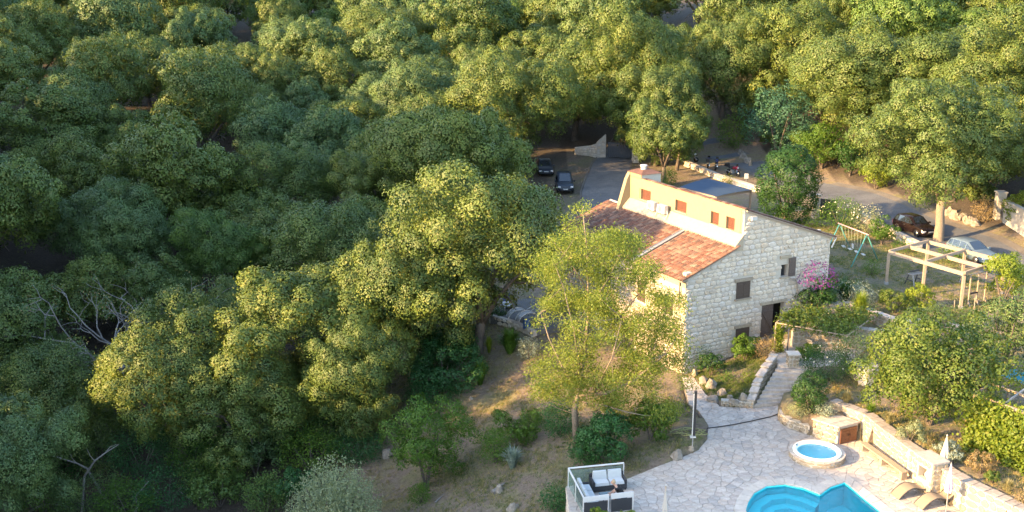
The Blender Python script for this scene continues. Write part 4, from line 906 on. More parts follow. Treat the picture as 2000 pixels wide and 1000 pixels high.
def shrub_at(name, label, cat, p, w, h, leaf, style='round', n=3000, size=.12, group=None, extra=None, stem=True, flat=1.0, kind=None):
    SEED[0] += 1; r = np.random.default_rng(SEED[0]); t = thing(name, label, cat, p, 0, group)
    if style == 'round':
        bl = oak_blobs(r, w*.5, h*.46, h*.5, max(8,int(5+w*4)), 7, .85, (min(w,h)*.16, min(w,h)*.25), (.42,.6)); V, Q = blob_crown(r, bl, n, size, up=.6)
    elif style == 'loose':
        m = n//14; d = unit(m, r)*r.uniform(.35,1,m)[:,None]**.6; c = d*np.array([w*.5,w*.5*flat,h*.5])+np.array([0,0,h*.52]); c = np.repeat(c, 14, 0)+r.normal(size=(m*14,3))*size*1.6
        V, Q = leaves(c, unit(len(c), r)+np.array([0,0,.6]), size, r, .5, .6)
    elif style == 'upright':
        m = n//22; a = r.uniform(0,2*math.pi,m); q = np.sqrt(r.random(m)); el = np.stack([np.cos(a)*q*w*.5, np.sin(a)*q*w*.5, h*(1-.55*q**2)*r.uniform(.75,1.05,m)], 1); b0 = el*np.array([.35,.35,0])
        tt = r.uniform(.25,1,(m,22,1)); c = (b0[:,None]+(el-b0)[:,None]*tt).reshape(-1,3)+r.normal(size=(m*22,3))*size*.5
        V, Q = leaves(c, unit(len(c), r), size, r, .42, .5, droop=.9)
    elif style == 'egg':
        d = unit(60, r); c = d*np.array([w*.40,w*.40,h*.42])+np.array([0,0,h*.5]); bl = np.c_[c, r.uniform(.13,.2,60)*w]; V, Q = blob_crown(r, bl, n, size, up=.9)
    elif style == 'spiky': V, Q = blades(r, n, w, h, size)
    elif style == 'grass': V, Q = blades(r, n, w, h, size, .75, .5)
    fm = np_mesh('foliage', V, Q, LEAF[leaf])
    if style in ('round','egg'): soft_normals(fm, blob_crown.normals)
    o = link(bpy.data.objects.new('foliage' if style not in ('spiky','grass') else 'blades', fm), t)
    if stem and style not in ('spiky','grass'):
        b = MB()
        for k in range(4): a = k*1.57+SEED[0]; b.tube([(0,0,-.1),(math.cos(a)*w*.1,math.sin(a)*w*.1,h*.3),(math.cos(a)*w*.25,math.sin(a)*w*.25,h*.65)], [max(.02,h*.02),h*.013,h*.005], 5)
        b.build('stem', M['bark'], t)
    if extra:
        lf, en, es, lo = extra; m = en; d = unit(m, r); d[:,2] = np.abs(d[:,2])*.9+lo; c = d*np.array([w*.5,w*.5,h*.5])*r.uniform(.88,1.05,m)[:,None]+np.array([0,0,h*.5])
        V, Q = leaves(c, d, es, r, .8, .7); link(bpy.data.objects.new('flowers', np_mesh('flowers', V, Q, LEAF[lf])), t, 'stuff')
    return t
def shrub(name, label, cat, u, v, wpx, hpx, leaf, style='round', n=3000, size=.12, z=None, **kw):
    p = G(u, v) if z is None else P(u, v, z); s = pxm(p); return shrub_at(name, label, cat, p-Vector((0,0,.03)), wpx/s, hpx/s/.96, leaf, style, n, size, **kw)
# below and left of the house
shrub('green_bush','bushy green shrub standing alone on the bare slope','shrub',832,955,150,190,'bright','round',14000,.12)
shrub('yucca','grey-green yucca clump beside the yellow-green bush on the slope','yucca',1000,915,72,60,'silver','spiky',160,.05)
shrub('green_bush','leafy bush leaning over the yucca on the slope','shrub',968,905,62,70,'bright','loose',2600,.11)
shrub('green_bush','yellow-green bush on the slope above the yucca','shrub',1015,862,90,72,'bright','round',5000,.11)
shrub('creeper_bank','wide dark green creeper mound covering the bank left of the house','creeper',868,762,190,100,'creeper','round',16000,.12)
shrub('creeper_bank','upper dark green creeper below the feathery young mimosa','creeper',885,700,150,70,'creeper','round',9000,.12)
shrub('creeper_bank','low creeper spreading at the foot of the dark green mound','creeper',845,790,120,50,'creeper','loose',3500,.12)
shrub('broom_bush','thin yellow-green broom below the stone edge','broom',938,752,70,66,'bright','grass',420,.02)
shrub('grassy_bush','bright green fan-leaved bush below the small patio','shrub',996,692,82,64,'bright','spiky',420,.06)
shrub('grassy_bush','small bright tuft right of the fan-leaved bush','shrub',955,690,40,44,'lime','grass',260,.02)
shrub('silver_bush','silvery lavender bush below the small patio','lavender',1032,700,42,42,'silver','loose',1600,.08)
shrub('feathery_tree','feathery blue-green young mimosa left of the white lounger','tree',915,640,110,72,'silver','loose',2600,.13,flat=.8)
shrub('dark_bush','small dark bush between the white lounger and the curved chairs','shrub',966,628,48,32,'dark','round',1800,.10)
shrub('dark_bush','dark bush at the corner of the house by the patio','shrub',1078,606,34,60,'dark','upright',1800,.10)
shrub('undergrowth_bush','brown-green bush below the oak on the slope edge','shrub',720,862,70,54,'dead','round',2600,.10)
shrub('dark_bush','dark green shrub under the slender tree, left of its trunk','shrub',1092,850,80,70,'creeper','loose',2600,.12)
shrub('dark_bush','large dark green shrub right behind the foot of the slender tree','shrub',1180,905,110,105,'creeper','round',8000,.12)
shrub('dark_bush','green shrub with yellow top right of the slender tree','shrub',1270,862,90,80,'bright','round',5000,.11)
shrub('dark_bush','low dark shrub behind the sofa railing','shrub',1140,905,60,44,'creeper','loose',1800,.11)
shrub('green_bush','dark fern bush at the foot of the lounge terrace wall','shrub',1085,1000,60,50,'creeper','loose',1800,.11)
shrub('green_bush','small green bush below the shrub on the slope','shrub',822,985,44,40,'bright','loose',1300,.10)
ol = shrub('olive_bush','pale silver-green olive bush at the bottom edge of the picture','olive',655,1075,205,195,'olive','upright',26000,.13)
# foot of the gable
shrub('rosemary_bush','dark green bush at the left foot of the stone gable','shrub',1388,735,56,44,'dark','round',2600,.09)
shrub('laurel_bush','leafy green bush under the lower gable window','shrub',1455,705,64,50,'bright','round',3600,.10)
shrub('dry_bush','brownish bush between the lower gable window and the vine post','shrub',1497,705,50,44,'dead','loose',1500,.09)
shrub('green_tuft','small bright tuft in the bed before the gable','plant',1418,745,34,18,'bright','loose',700,.08)
shrub('green_tuft','yellow-green tuft in the bed beside the step wall','plant',1462,748,30,18,'lime','loose',600,.08)
shrub('climber','thin climbing plant on the left part of the gable','climber',1368,722,34,52,'dark','loose',700,.08)
# beside the steps
shrub('round_bush','rounded dark green bush right of the garden steps','shrub',1580,806,66,78,'dark','egg',6500,.09)
shrub('rose_bush','straggling green rose bush with pale flowers above the steps','rose',1615,745,110,70,'dark','loose',5200,.09,extra=('white_fl',40,.10,.2))
shrub('small_tree','feathery grey-green young tree above the steps','tree',1665,735,80,86,'oak_grey','loose',3600,.10)
shrub('green_bush','bright green bush at the head of the steps','shrub',1580,712,62,40,'bright','round',2600,.09)
shrub('lavender_bush','grey lavender in the planter beside the pump house','lavender',1608,815,40,26,'silver','loose',1500,.07)
shrub('lavender_bush','lavender at the rounded end of the planter','lavender',1560,825,44,20,'olive','loose',1400,.07)
shrub('grass_tuft','dry grass tuft on the bed behind the pump house','grass tuft',1652,790,52,36,'straw','grass',520,.014)
shrub('iris_clump','bright green fan plant on the bed above the retaining wall','plant',1700,812,36,26,'bright','spiky',120,.05)
shrub('grass_tuft','pale yellow grass clump beside the green fan plant','grass tuft',1735,830,46,34,'straw','grass',520,.014)
shrub('citrus_tree','large yellow-green leafy bush tree in the middle of the garden bed','tree',1815,830,250,225,'citrus','round',30000,.15)
shrub('olive_tree','grey-green olive bush right of the yellow-green bush tree','tree',1965,720,130,150,'oak_grey','round',12000,.12)
shrub('lavender_bush','pale lavender mound on the wall above the bench','lavender',1775,880,60,46,'olive','round',2600,.07)
shrub('lavender_bush','grey lavender mound behind the closed parasol','lavender',1858,905,62,44,'silver','round',2600,.07)
shrub('dry_bush','tawny heather bush above the retaining wall, right of the parasols','shrub',1915,925,62,44,'dead','round',2600,.07)
shrub('round_bush','small olive-green ball bush on the wall right of the tawny heather','shrub',1935,945,34,30,'citrus','round',1600,.07)
shrub('grass_tuft','greenish grass clump on the wall near the right picture edge','grass tuft',1968,962,60,34,'straw','grass',520,.014)
shrub('dry_bush','dry orange-brown clump at the lower right corner','shrub',1998,985,40,34,'dead','loose',900,.08)
# upper garden
bg_ = shrub('bougainvillea','magenta bougainvillea climbing the right end of the gable','bougainvillea',1590,622,80,92,'dark','round',4200,.11,extra=('magenta',620,.12,.5))
shrub('palm_clump','dark arching strap-leaved clump right of the bougainvillea','plant',1648,592,80,62,'dark','spiky',200,.08)
shrub('cypress_bush','dark upright bush between bougainvillea and palm clump','shrub',1617,606,34,66,'dark','upright',1800,.10)
shrub('broom_bush','feathery yellow-green broom above the vine pergola','broom',1678,625,74,72,'lime','grass',620,.022)
shrub('grey_bush','pale grey-green bush behind the feathery broom','shrub',1665,598,90,50,'silver','loose',2200,.09)
shrub('hedge_bush','dark green hedge bush on the curved wall','hedge',1745,612,72,44,'citrus','round',3600,.10)
shrub('hedge_bush','sunlit yellow-green bush beside the pergola post','hedge',1797,612,56,54,'lime','round',3600,.10)
shrub('palm_clump','small strap-leaved clump by the pergola post','plant',1726,590,36,26,'dark','spiky',90,.06)
shrub('lime_tree','bright yellow-green bush at the right end of the pergola','tree',1955,600,100,100,'lime','round',8000,.12)
shrub('lime_bush','sunlit yellow-green bush at the right picture edge by the lane','shrub',2000,575,70,60,'lime','loose',2600,.11)
shrub('dry_hedge','golden dry bush along the terrace edge under the pergola','hedge',1880,640,60,40,'citrus','loose',2200,.09)
shrub('hedge_bush','grey-green bush along the terrace edge left of the golden bush','hedge',1830,632,70,36,'oak_grey','loose',2200,.09)
shrub('green_bush','small green bush beside the swing','shrub',1702,537,34,34,'bright','loose',900,.09)
shrub('oleander','tall green oleander with pale flowers beside the dark gate','oleander',1640,452,90,66,'bright','loose',4200,.13,extra=('white_fl',40,.14,.1))
shrub('white_rose','pale flowering shrub behind the swing','rose',1688,458,70,56,'olive','loose',2600,.11,extra=('white_fl',90,.14,.1))
shrub('green_bush','fresh green shrub left of the dark parked car','shrub',1722,478,52,62,'bright','round',3000,.12)
shrub('green_bush','green bush under the pergola beam by the blue car','shrub',1855,512,60,30,'bright','loose',1400,.11)
shrub('green_bush','low green bush behind the wall under the dark car','shrub',1762,492,40,24,'bright','loose',800,.10)
shrub('bay_tree','dense dark green egg-shaped bay tree behind the house','tree',1533,440,112,150,'dark','egg',22000,.15)
shrub('green_bush','green bush behind the chimney left of the blue canopy','shrub',1306,366,36,34,'bright','loose',1200,.14)
shrub('green_bush','small bright bush between the blue canopy and the lane','shrub',1420,362,24,18,'lime','loose',500,.12)
shrub('green_bush','low green leaves at the back roof corner','shrub',1583,446,34,22,'bright','loose',700,.11)
# far side of the lane
shrub('blue_green_bush','round blue-green bush under the golden oak across the lane','shrub',1518,308,118,135,'teal','round',9000,.20)
shrub('roadside_bush','yellow-green bush across the lane right of the round bush','shrub',1605,330,90,90,'bright','round',6000,.2)
shrub('roadside_bush','bright bush across the lane left of the roadside oak','shrub',1710,370,60,50,'lime','round',3000,.16)
shrub('roadside_bush','dark bush on the bank across the lane above the motorcycles','shrub',1430,290,70,62,'bright','loose',2600,.2)
shrub('roadside_bush','dark bush at the lane edge between the two bright bushes','shrub',1660,345,60,70,'dark','round',3000,.18)
shrub('ivy_post','autumn-coloured climber on the white gate pillar','climber',1920,432,44,44,'dead','loose',1400,.14)
shrub('yellow_tree','yellow-green tree above the white garden wall','tree',1992,440,60,60,'lime','round',3000,.15)
for i,(x,y,w,h) in enumerate(((33.0,121,4.2,3.0),(35.3,114.5,4.5,3.2),(37.6,108,4.2,2.6),(39.6,101.5,4.6,3.2),(42.2,95.5,4.0,2.4),(31.2,127.5,4.2,3.0))):
    shrub_at('roadside_bush','mixed green bush of the thicket along the far side of the lane','shrub',Vector((x,y,g1(x,y)-.1)),w,h,('oak_green','oak','citrus')[i%3],'round',7000,.15,group='thicket along the lane')
# undergrowth of the lower left wood
ug = [(40,985),(110,940),(180,995),(150,900),(330,985),(280,930),(390,930),(430,990),(500,930),(520,880),(600,870),(470,860),(560,985),(30,900),(230,870),(700,900),(560,820),(380,850)]
ug += [(80,1010),(250,1010),(350,890),(440,905),(300,850),(610,930),(520,1000),(90,880),(200,930),(0,960),(640,870),(420,960)]
UL = {'bright':'bright green','oak_green':'fresh green','oak_grey':'grey-green','creeper':'deep green'}
for i,(u,v) in enumerate(ug):
    lf = random.choice(list(UL)); shrub('undergrowth_bush','tangled '+UL[lf]+' bush on the floor of the lower left wood','shrub',u,v,random.uniform(100,160),random.uniform(60,95),lf,random.choice(['loose','loose','round']),4200,.12,group='undergrowth of the lower left wood')
for i,(u,v) in enumerate([(780,600),(850,585),(905,560),(1000,545),(1050,520),(700,650),(830,655)]):
    shrub('undergrowth_bush','shadowed green bush along the forest edge above the bank','shrub',u,v,90,60,random.choice(['dark','oak_green']),'loose',2200,.14,group='bushes along the forest edge')

# ------------------------------------------------------------------ slender airy tree before the house
def Qp(u, v, Y):
    d = ray(u, v); t = Y/d[1]; return Vector((d[0]*t, Y, CAM_H+d[2]*t))
bt = G(1127, 868); at_ = thing('slender_tree', 'tall airy yellow-green tree in front of the house', 'tree', bt); r = np.random.default_rng(77)
def lp(u, v, dy=0.0): return Qp(u, v, bt.y+dy)-bt
STEMS = [([(1127,880,0),(1122,800,0),(1129,768,.1),(1141,700,.3),(1150,610,.4),(1147,490,.3),(1137,402,.2)],[.22,.17,.15,.11,.08,.05,.02]),
 ([(1129,772,.1),(1185,768,-.5),(1240,742,-.9),(1300,690,-1.1),(1335,640,-1.2)],[.12,.10,.07,.04,.02]), ([(1129,766,.1),(1100,720,.8),(1072,660,1.2),(1056,610,1.3)],[.09,.06,.04,.015]),
 ([(1141,700,.3),(1195,640,.9),(1250,570,1.5),(1285,520,1.7)],[.08,.06,.03,.015]), ([(1149,610,.4),(1190,540,-.4),(1225,470,-.8)],[.06,.04,.015]), ([(1149,570,.4),(1110,505,.9),(1072,462,1.2)],[.05,.03,.012]),
 ([(1128,785,.1),(1180,792,-1.2),(1225,805,-1.9),(1262,812,-2.3)],[.06,.045,.03,.012]), ([(1124,810,0),(1148,806,-.5),(1155,830,-.8)],[.04,.03,.012]), ([(1160,769,-.2),(1195,700,-1.4),(1215,620,-1.8)],[.06,.04,.015]),
 ([(1135,730,.2),(1120,640,-.8),(1100,560,-1.2),(1085,520,-1.3)],[.06,.04,.025,.012]), ([(1240,742,-.9),(1270,700,-.2),(1300,620,.2)],[.04,.025,.012])]
b = MB()
for pts_, rad in STEMS: b.tube([lp(*q) for q in pts_], rad, 8)
ENV = [(1122,398),(1150,402),(1185,430),(1215,450),(1268,485),(1285,525),(1262,560),(1325,585),(1358,635),(1335,700),(1348,760),(1318,815),(1235,812),(1150,792),(1035,778),(1032,715),(1062,680),(1042,600),(1085,565),(1042,518),(1062,478),(1100,448)]
cl = []
while len(cl) < 460:
    u, v = r.uniform(1030,1360), r.uniform(396,830)
    if inside(ENV, u, v) and math.sin(u*.045+v*.02)+math.sin(v*.05-u*.02) > -1.1: cl.append((u, v, r.normal()*1.25))
tips = np.array([tuple(lp(u, v, dy)) for u, v, dy in cl]); segs = [lp(*q) for pts_, _ in STEMS for q in pts_]
for c in tips[::4]:
    c = Vector(c); k = min(segs, key=lambda q: (q-c).length+max(0, q.z-c.z)*.8); b.tube([k, k.lerp(c,.55)+Vector((0,0,-.06)), c], [.022,.014,.006], 4)
b.build('trunk', M['bark_pale'], at_, True)
pos = np.repeat(tips, 190, 0)+r.normal(size=(len(tips)*190,3))*np.array([.33,.33,.20])
V, Q = leaves(pos, unit(len(pos), r)+np.array([0,0,.5]), .115, r, .5, .6, droop=-.25); link(bpy.data.objects.new('crown', np_mesh('crown', V, Q, LEAF['ash'])), at_)

# ------------------------------------------------------------------ half-dead tree and dead branches of the lower left wood
def grow(b, p, d, L_, rad, lev, tips, r, spread=.55):
    q = p+d*L_*.5+Vector(r.normal(size=3))*L_*.05; e = p+d*L_+Vector(r.normal(size=3))*L_*.07; b.tube([p,q,e],[rad,rad*.8,rad*.62],6 if lev>1 else 4)
    if lev == 0: tips.append(e); return
    for k in range(r.integers(2,4)):
        nd = (d+Vector(r.normal(size=3))*spread); nd.z = nd.z*.8+.12; nd.normalize(); grow(b, e if k else q.lerp(e,.7), nd, L_*r.uniform(.62,.82), rad*.6, lev-1, tips, r, spread)
r = np.random.default_rng(31); x, y = _gx, _gy; gt = thing('grey_tree', 'thin grey half-dead tree with bare branches among the left oaks', 'tree', (x, y, g1(x,y))); b = MB(); tips = []
for k in range(4): a = k*1.6+.4; grow(b, Vector((0,0,-.2)), Vector((math.cos(a)*.45,math.sin(a)*.45,1)).normalized(), 4.1, .17, 4, tips, r)
b.build('trunk', M['bark_grey'], gt); T_ = np.array([tuple(q) for q in tips]); 
pos = np.repeat(T_, 26, 0)+r.normal(size=(len(T_)*26,3))*.28; V, Q = leaves(pos, unit(len(pos), r)+np.array([0,0,.6]), .15, r, .5); link(bpy.data.objects.new('crown', np_mesh('crown', V, Q, LEAF['oak_grey'])), gt)
pos = np.repeat(T_[T_[:,2] > np.percentile(T_[:,2],60)], 10, 0); pos = pos+r.normal(size=pos.shape)*.25; V, Q = leaves(pos, unit(len(pos), r), .13, r, .5); link(bpy.data.objects.new('withered_leaves', np_mesh('withered_leaves', V, Q, LEAF['dead'])), gt)
DB = [([(205,975),(170,915),(150,905),(70,880),(58,868)],'bare grey trunk leaning left in the lower left corner'),([(160,1000),(165,930),(185,900),(205,885),(232,868)],'forked bare branch in the middle of the lower left undergrowth'),
      ([(262,1005),(270,985),(265,970),(290,940)],'curved bare branch standing at the bottom of the left wood'),([(55,1000),(80,988),(105,984),(130,990),(155,1000)],'arched bare branch at the bottom left edge'),([(352,963),(375,982)],'short pale fallen stick under the left oaks'),
      ([(588,842),(590,812),(600,790),(595,772)],'thin crooked bare stem beside the broad oak'),([(962,965),(985,948)],'short pale log lying on the bare slope'),([(850,985),(868,968)],'pale forked stick lying on the bare slope')]
for i,(pl_, lab) in enumerate(DB):
    base = G(*pl_[0]); o = thing('dead_branch', lab, 'dead branch', base); b = MB(); pp = []
    fallen = 'lying' in lab or 'fallen' in lab
    for j,(u,v) in enumerate(pl_):
        pp.append(G(u,v)-base+Vector((0,0,.08)) if fallen else Qp(u,v,base.y+.25*math.sin(j*2))-base)
    rad = [(.09 if not fallen else (.16 if 'log' in lab else .05))*(1-.75*j/max(1,len(pp)-1)) for j in range(len(pp))]; b.tube(pp, rad, 6); b.build('limb', M['bark_grey'], o)
    if len(pp) > 3:
        c = pp[-2]; b = MB(); b.tube([c, c+Vector((.3,.1,.35)), c+Vector((.75,.1,.55))],[.03,.022,.008],5); b.build('twig', M['bark_grey'], o); c = pp[-3]; b = MB(); b.tube([c, c+Vector((-.3,.1,.3)), c+Vector((-.45,.1,.8))],[.03,.02,.008],5); b.build('twig', M['bark_grey'], o)

# ------------------------------------------------------------------ rocks
M['rock'] = stone_mat('field_rock', [(.34,.29,.23),(.42,.37,.30),(.30,.27,.24),(.45,.39,.31)], scale=3, bmp=.03, dirt=.4)
def rock(label, u, v, w, h, mat='rock', z=None):
    p = G(u, v) if z is None else P(u, v, z); r = random.Random(u*7+v); b = MB(); n = 8; vs = [(0,0,h)]
    for zz, q in ((h*.9,.5),(h*.5,.9),(h*.05,1.05),(-h*.3,.9)):
        for k in range(n): a = 2*math.pi*k/n; q2 = q*r.uniform(.62,1.18); vs.append((math.cos(a)*w/2*q2, math.sin(a)*w*.4*q2, zz+r.uniform(-.18,.14)*h))
    fs = [(0,1+k,1+(k+1)%n) for k in range(n)]+[(1+l*n+k,1+(l+1)*n+k,1+(l+1)*n+(k+1)%n,1+l*n+(k+1)%n) for l in range(3) for k in range(n)]
    b.add(vs, fs); o = b.build('rock', M[mat]); o.location = p; o.rotation_euler = (0,0,r.uniform(0,3)); return tag(o, label, 'rock')
for lab,u,v,w,h in [('pale upright rock at the house corner end of the path edge',1356,737,.5,.4),('pale boulder second along the path edge from the house corner',1373,748,.7,.45),('rounded tan boulder in the middle of the path edge',1390,758,.8,.55),('sunlit boulder third from the steps along the path edge',1410,772,.75,.4),('small sunlit stone before the step wall bed',1425,780,.5,.28),
   ('white round stone in the bed beside the foot of the step wall',1451,781,.5,.42),('low flat sunlit slab at the path bend',1392,790,1.1,.25),('flat stone in the low edge left of the steps',1432,796,.7,.25),('pale boulder on the grass edge of the terrace below the shower',1323,893,.75,.4),('small stone at the foot of the shower post',1350,885,.35,.2),('dark grey rock on the bare slope above the leafy bush',757,892,.9,.5),('stone on the bare slope by the yucca',975,960,.7,.35),
   ('pale stone low on the bare slope near the lounge terrace',1002,995,.7,.35),('small pale stone high on the slope',920,782,.35,.2)]: rock(lab,u,v,w,h)
RB = random.Random(4)
for i in range(22):
    t = i/21; u = 1445+(1490-1445)*t*1.2 if i < 9 else 1850+(1905-1850)*(i-9)/12; v = (303+22*t*2.2 if i < 9 else 418+22*(i-9)/12)+RB.uniform(-4,4)
    o = rock('pale rock of the bank across the lane above the motorcycles' if i < 9 else 'pale rock of the bank across the lane by the roadside oak',u,v,RB.uniform(.6,1.2),RB.uniform(.4,.8)); o['group'] = 'rocks of the bank above the motorcycles' if i < 9 else 'rocks of the bank by the roadside oak'

# ------------------------------------------------------------------ timber pergola, swing, exercise frames
def post_beam(parent, name, p, q, w, h, mat): b = MB(); b.beam(p, q, w, h); return b.build(name, mat, parent)
A_, B_, C_, D_ = Vector((26.7,73.6)), Vector((30.6,76.6)), Vector((33.8,71.2)), Vector((29.75,68.0)); zg, ztop = 3.1, 5.55
pg = thing('timber_pergola', 'open rectangular pale timber pergola frame on the upper lawn', 'pergola', (30,72,0)); o2 = Vector((30,72))
loc3 = lambda q, z: Vector((q.x-30, q.y-72, z))
mAD, mBC, mAB, mDC = (A_+D_)/2, (B_+C_)/2, (A_+B_)/2, (D_+C_)/2
for q in (A_,B_,C_,D_,mAD,mBC): post_beam(pg,'post',loc3(q,g1(q.x,q.y)-.1),loc3(q,ztop-.12),.17,.17,M['timber']); b = MB(); b.box(q.x-30,q.y-72,g1(q.x,q.y)+.08,.24,.24,.22); b.build('post_shoe', M['metal_grey'], pg)
for p,q,z in ((A_,D_,ztop),(B_,C_,ztop),(mAB,mDC,ztop+.005)): post_beam(pg,'beam',loc3(p,z),loc3(q,z),.16,.24,M['timber'])
for p,q in ((A_,B_),(D_,C_),(mAD,mBC)): post_beam(pg,'cross_beam',loc3(p,ztop+.07),loc3(q,ztop+.07),.13,.2,M['timber'])
# swing: teal legs, pink bar
R1, R2 = G(1661,524), G(1715,510); top_r = (R1+R2)/2+Vector((0,0,2.35)); top_l = P(1640,437,top_r.z); swL = (top_l-top_r).length; dsw = (top_l-top_r).normalized()
sw = thing('swing_set', 'childs swing set with teal legs and pink top bar behind the house', 'swing set', ((R1+R2)/2).to_tuple()); o3 = (R1+R2)/2
def tb(parent, name, pts_, rad, mat, n=7): b = MB(); b.tube([Vector(q)-Vector(parent.location) for q in pts_], rad, n); return b.build(name, mat, parent, True)
tb(sw,'top_bar',[top_r-dsw*.2,top_l+dsw*.2],.05,M['pink_paint'])
L1, L2 = R1+dsw*swL, R2+dsw*swL
for tp, a, c in ((top_r,R1,R2),(top_l,L1,L2)):
    for q in (a,c): tb(sw,'leg',[tp,Vector((q.x,q.y,g1(q.x,q.y)-.05))],.045,M['teal_paint'])
for i,t in enumerate((.14,.38,.62,.86)):
    c = top_r.lerp(top_l,t); sgn = dsw*.2
    for e in (-1,1): tb(sw,'rope',[c+sgn*e,c+sgn*e+Vector((.05*i,0,-.9)),c+sgn*e+Vector((.12,-.1,-1.65))],.014,M['rope'],4)
    b = MB(); cc = c+Vector((.12,-.1,-1.68))-o3
    b.box(cc.x,cc.y,cc.z,.22,.52,.05); b.build('seat',M['white'],sw).rotation_euler = (0,0,0)
    if i == 2: b = MB(); b.box(cc.x+.2,cc.y,cc.z+.22,.05,.4,.34); b.build('seat_back',M['white'],sw)
p = G(1786,556); ex = thing('work_bench', 'grey metal trestle bench under the left end of the pergola', 'trestle', p, .5)
b = MB(); b.box(0,0,.82,1.1,.45,.06); b.build('top',M['metal_grey'],ex); b = MB(); b.box(0,.1,.98,.9,.2,.05); b.build('upper_shelf',M['wicker'],ex)
for sx in (-.45,.45):
    for sy in (-1,1): b = MB(); b.beam((sx,sy*.16,.82),(sx*1.15,sy*.42,0),.06,.06); b.build('leg',M['metal_grey'] if sy<0 else M['wicker'],ex)
    b = MB(); b.beam((sx,-.3,.35),(sx,.3,.35),.05,.05); b.build('stretcher',M['wicker'],ex)
p = G(1906,592); ex = thing('climbing_frame', 'pale post frame with dark cross bar under the right end of the pergola', 'climbing frame', p, .55)
for k,sx in enumerate((-.85,0,.85)): b = MB(); b.tube([(sx,0,0),(sx,0,2.1)],.05); b.build('post',M['timber'],ex); b = MB(); b.tube([(sx,0,.3),(sx-.25,-.3,.08),(sx-.32,-.4,0)],.04); b.build('curved_foot',M['timber_grey'],ex)
b = MB(); b.tube([(-.9,0,2.1),(.9,0,2.1)],.04); b.build('top_rail',M['metal_grey'],ex); b = MB(); b.box(-.42,0,.75,.85,.12,.08); b.build('cross_bar',M['black'],ex)
for lab,u,v,h in (('thin grey stake at the foot of the front pergola post',1862,612,.9),('thin grey stake right of the front pergola post',1900,620,1.3),('thin timber stake near the right picture edge',1975,595,1.2)):
    p = G(u,v); b = MB(); b.tube([(0,0,-.1),(.02,0,h*.6),(0,.01,h)],[.035,.03,.028],6); o = b.build('garden_stake',M['timber_grey']); o.location = p; tag(o,lab,'stake')

# ------------------------------------------------------------------ vine pergola over the patio
pb = G(1511,700); vz = pb.z+2.35; pt = Vector((pb.x,pb.y,vz)); e1 = P(1655,656,vz); e2 = P(1545,607,vz); e3 = P(1715,612,vz)
vp = thing('vine_pergola','leafy vine pergola of thin posts over the patio beside the door','pergola',pb)
tb(vp,'post',[pb-Vector((0,0,.1)),pt],.05,M['timber']); q = P(1541,640,vz); tb(vp,'post',[Vector((q.x,q.y,1.6)),q],.04,M['gate']); tb(vp,'post',[Vector((e1.x,e1.y,1.4)),e1],.05,M['timber'])
for a, c in ((pt,e1),(pt,e2),(e2,e3),(e1,e3),(pt.lerp(e1,.5),e2.lerp(e3,.5))): tb(vp,'rail',[a,c],.04,M['timber'])
tb(vp,'brace',[pt+Vector((0,0,-.7)),pt.lerp(e1,.12)],.03,M['timber'])
r = np.random.default_rng(41); m_ = 420; s_, t_ = r.random(m_), r.random(m_); c = np.array([tuple(pt.lerp(e1,a).lerp(e2.lerp(e3,a),bb)) for a, bb in zip(s_,t_)])+np.c_[r.normal(size=(m_,2))*.15, r.uniform(-.15,.45,m_)]
pos = np.repeat(c,17,0)+r.normal(size=(m_*17,3))*.16; V, Q = leaves(pos-np.array(pb),unit(len(pos),r)+np.array([0,0,.8]),.15,r,.75); link(bpy.data.objects.new('vine_leaves',np_mesh('vine_leaves',V,Q,LEAF['citrus'])),vp)
pos = np.c_[r.normal(size=1500)*.16, r.normal(size=1500)*.16, r.uniform(0,2.3,1500)]+np.array([.25,0,0]); V, Q = leaves(pos,unit(1500,r),.14,r,.7); link(bpy.data.objects.new('climbing_leaves',np_mesh('climbing_leaves',V,Q,LEAF['lime'])),vp)
# terrace walls of the upper garden
def garden_wall(label, pts_, z0, z1, thick, mat, limit, seed, coping=None, cat='wall', hr=(.2,.32), wr=(.28,.55)):
    t = thing('garden_wall', label, cat, (pts_[0][0],pts_[0][1],0)); wall_run(t, pts_, z0, z1, thick, mat, hr, wr, limit, seed, coping=coping); return t
w0, w1 = P(1548,680,1.7), P(1722,690,1.7); wm = (w0+w1)/2+Vector((.3,.7,0))
garden_wall('sunlit stone retaining wall at the back of the vine patio',[(w0.x,w0.y),(wm.x,wm.y),(w1.x,w1.y)],1.2,lambda x,y: 3.05,.4,M['stone_warm'],80,61,M['paving'])
cv = [P(u,v,2.9) for u,v in ((1690,618),(1715,628),(1745,638),(1775,643),(1800,640))]
garden_wall('curved sunlit stone wall below the hedge bushes',[(q.x,q.y) for q in cv],1.6,lambda x,y: 3.35,.4,M['stone_warm'],70,63,M['paving'])
cv = [P(u,v,2.6) for u,v in ((1845,648),(1880,655),(1915,648))]
garden_wall('low stone edging below the front pergola post',[(q.x,q.y) for q in cv],1.8,lambda x,y: 3.1,.4,M['stone_warm'],40,65,M['paving'])
cv = [P(u,v,1.5) for u,v in ((1655,735),(1692,757),(1716,745))]
garden_wall('pale corner of a stone planter above the bed behind the steps',[(q.x,q.y) for q in cv],.9,lambda x,y: 2.45,.5,M['stone'],50,67,M['paving'])
cv = [P(u,v,2.8) for u,v in ((1606,612),(1645,608),(1690,612))]
garden_wall('grey stone terrace wall right of the bougainvillea',[(q.x,q.y) for q in cv],1.6,lambda x,y: 3.4,.4,M['stone'],50,69)
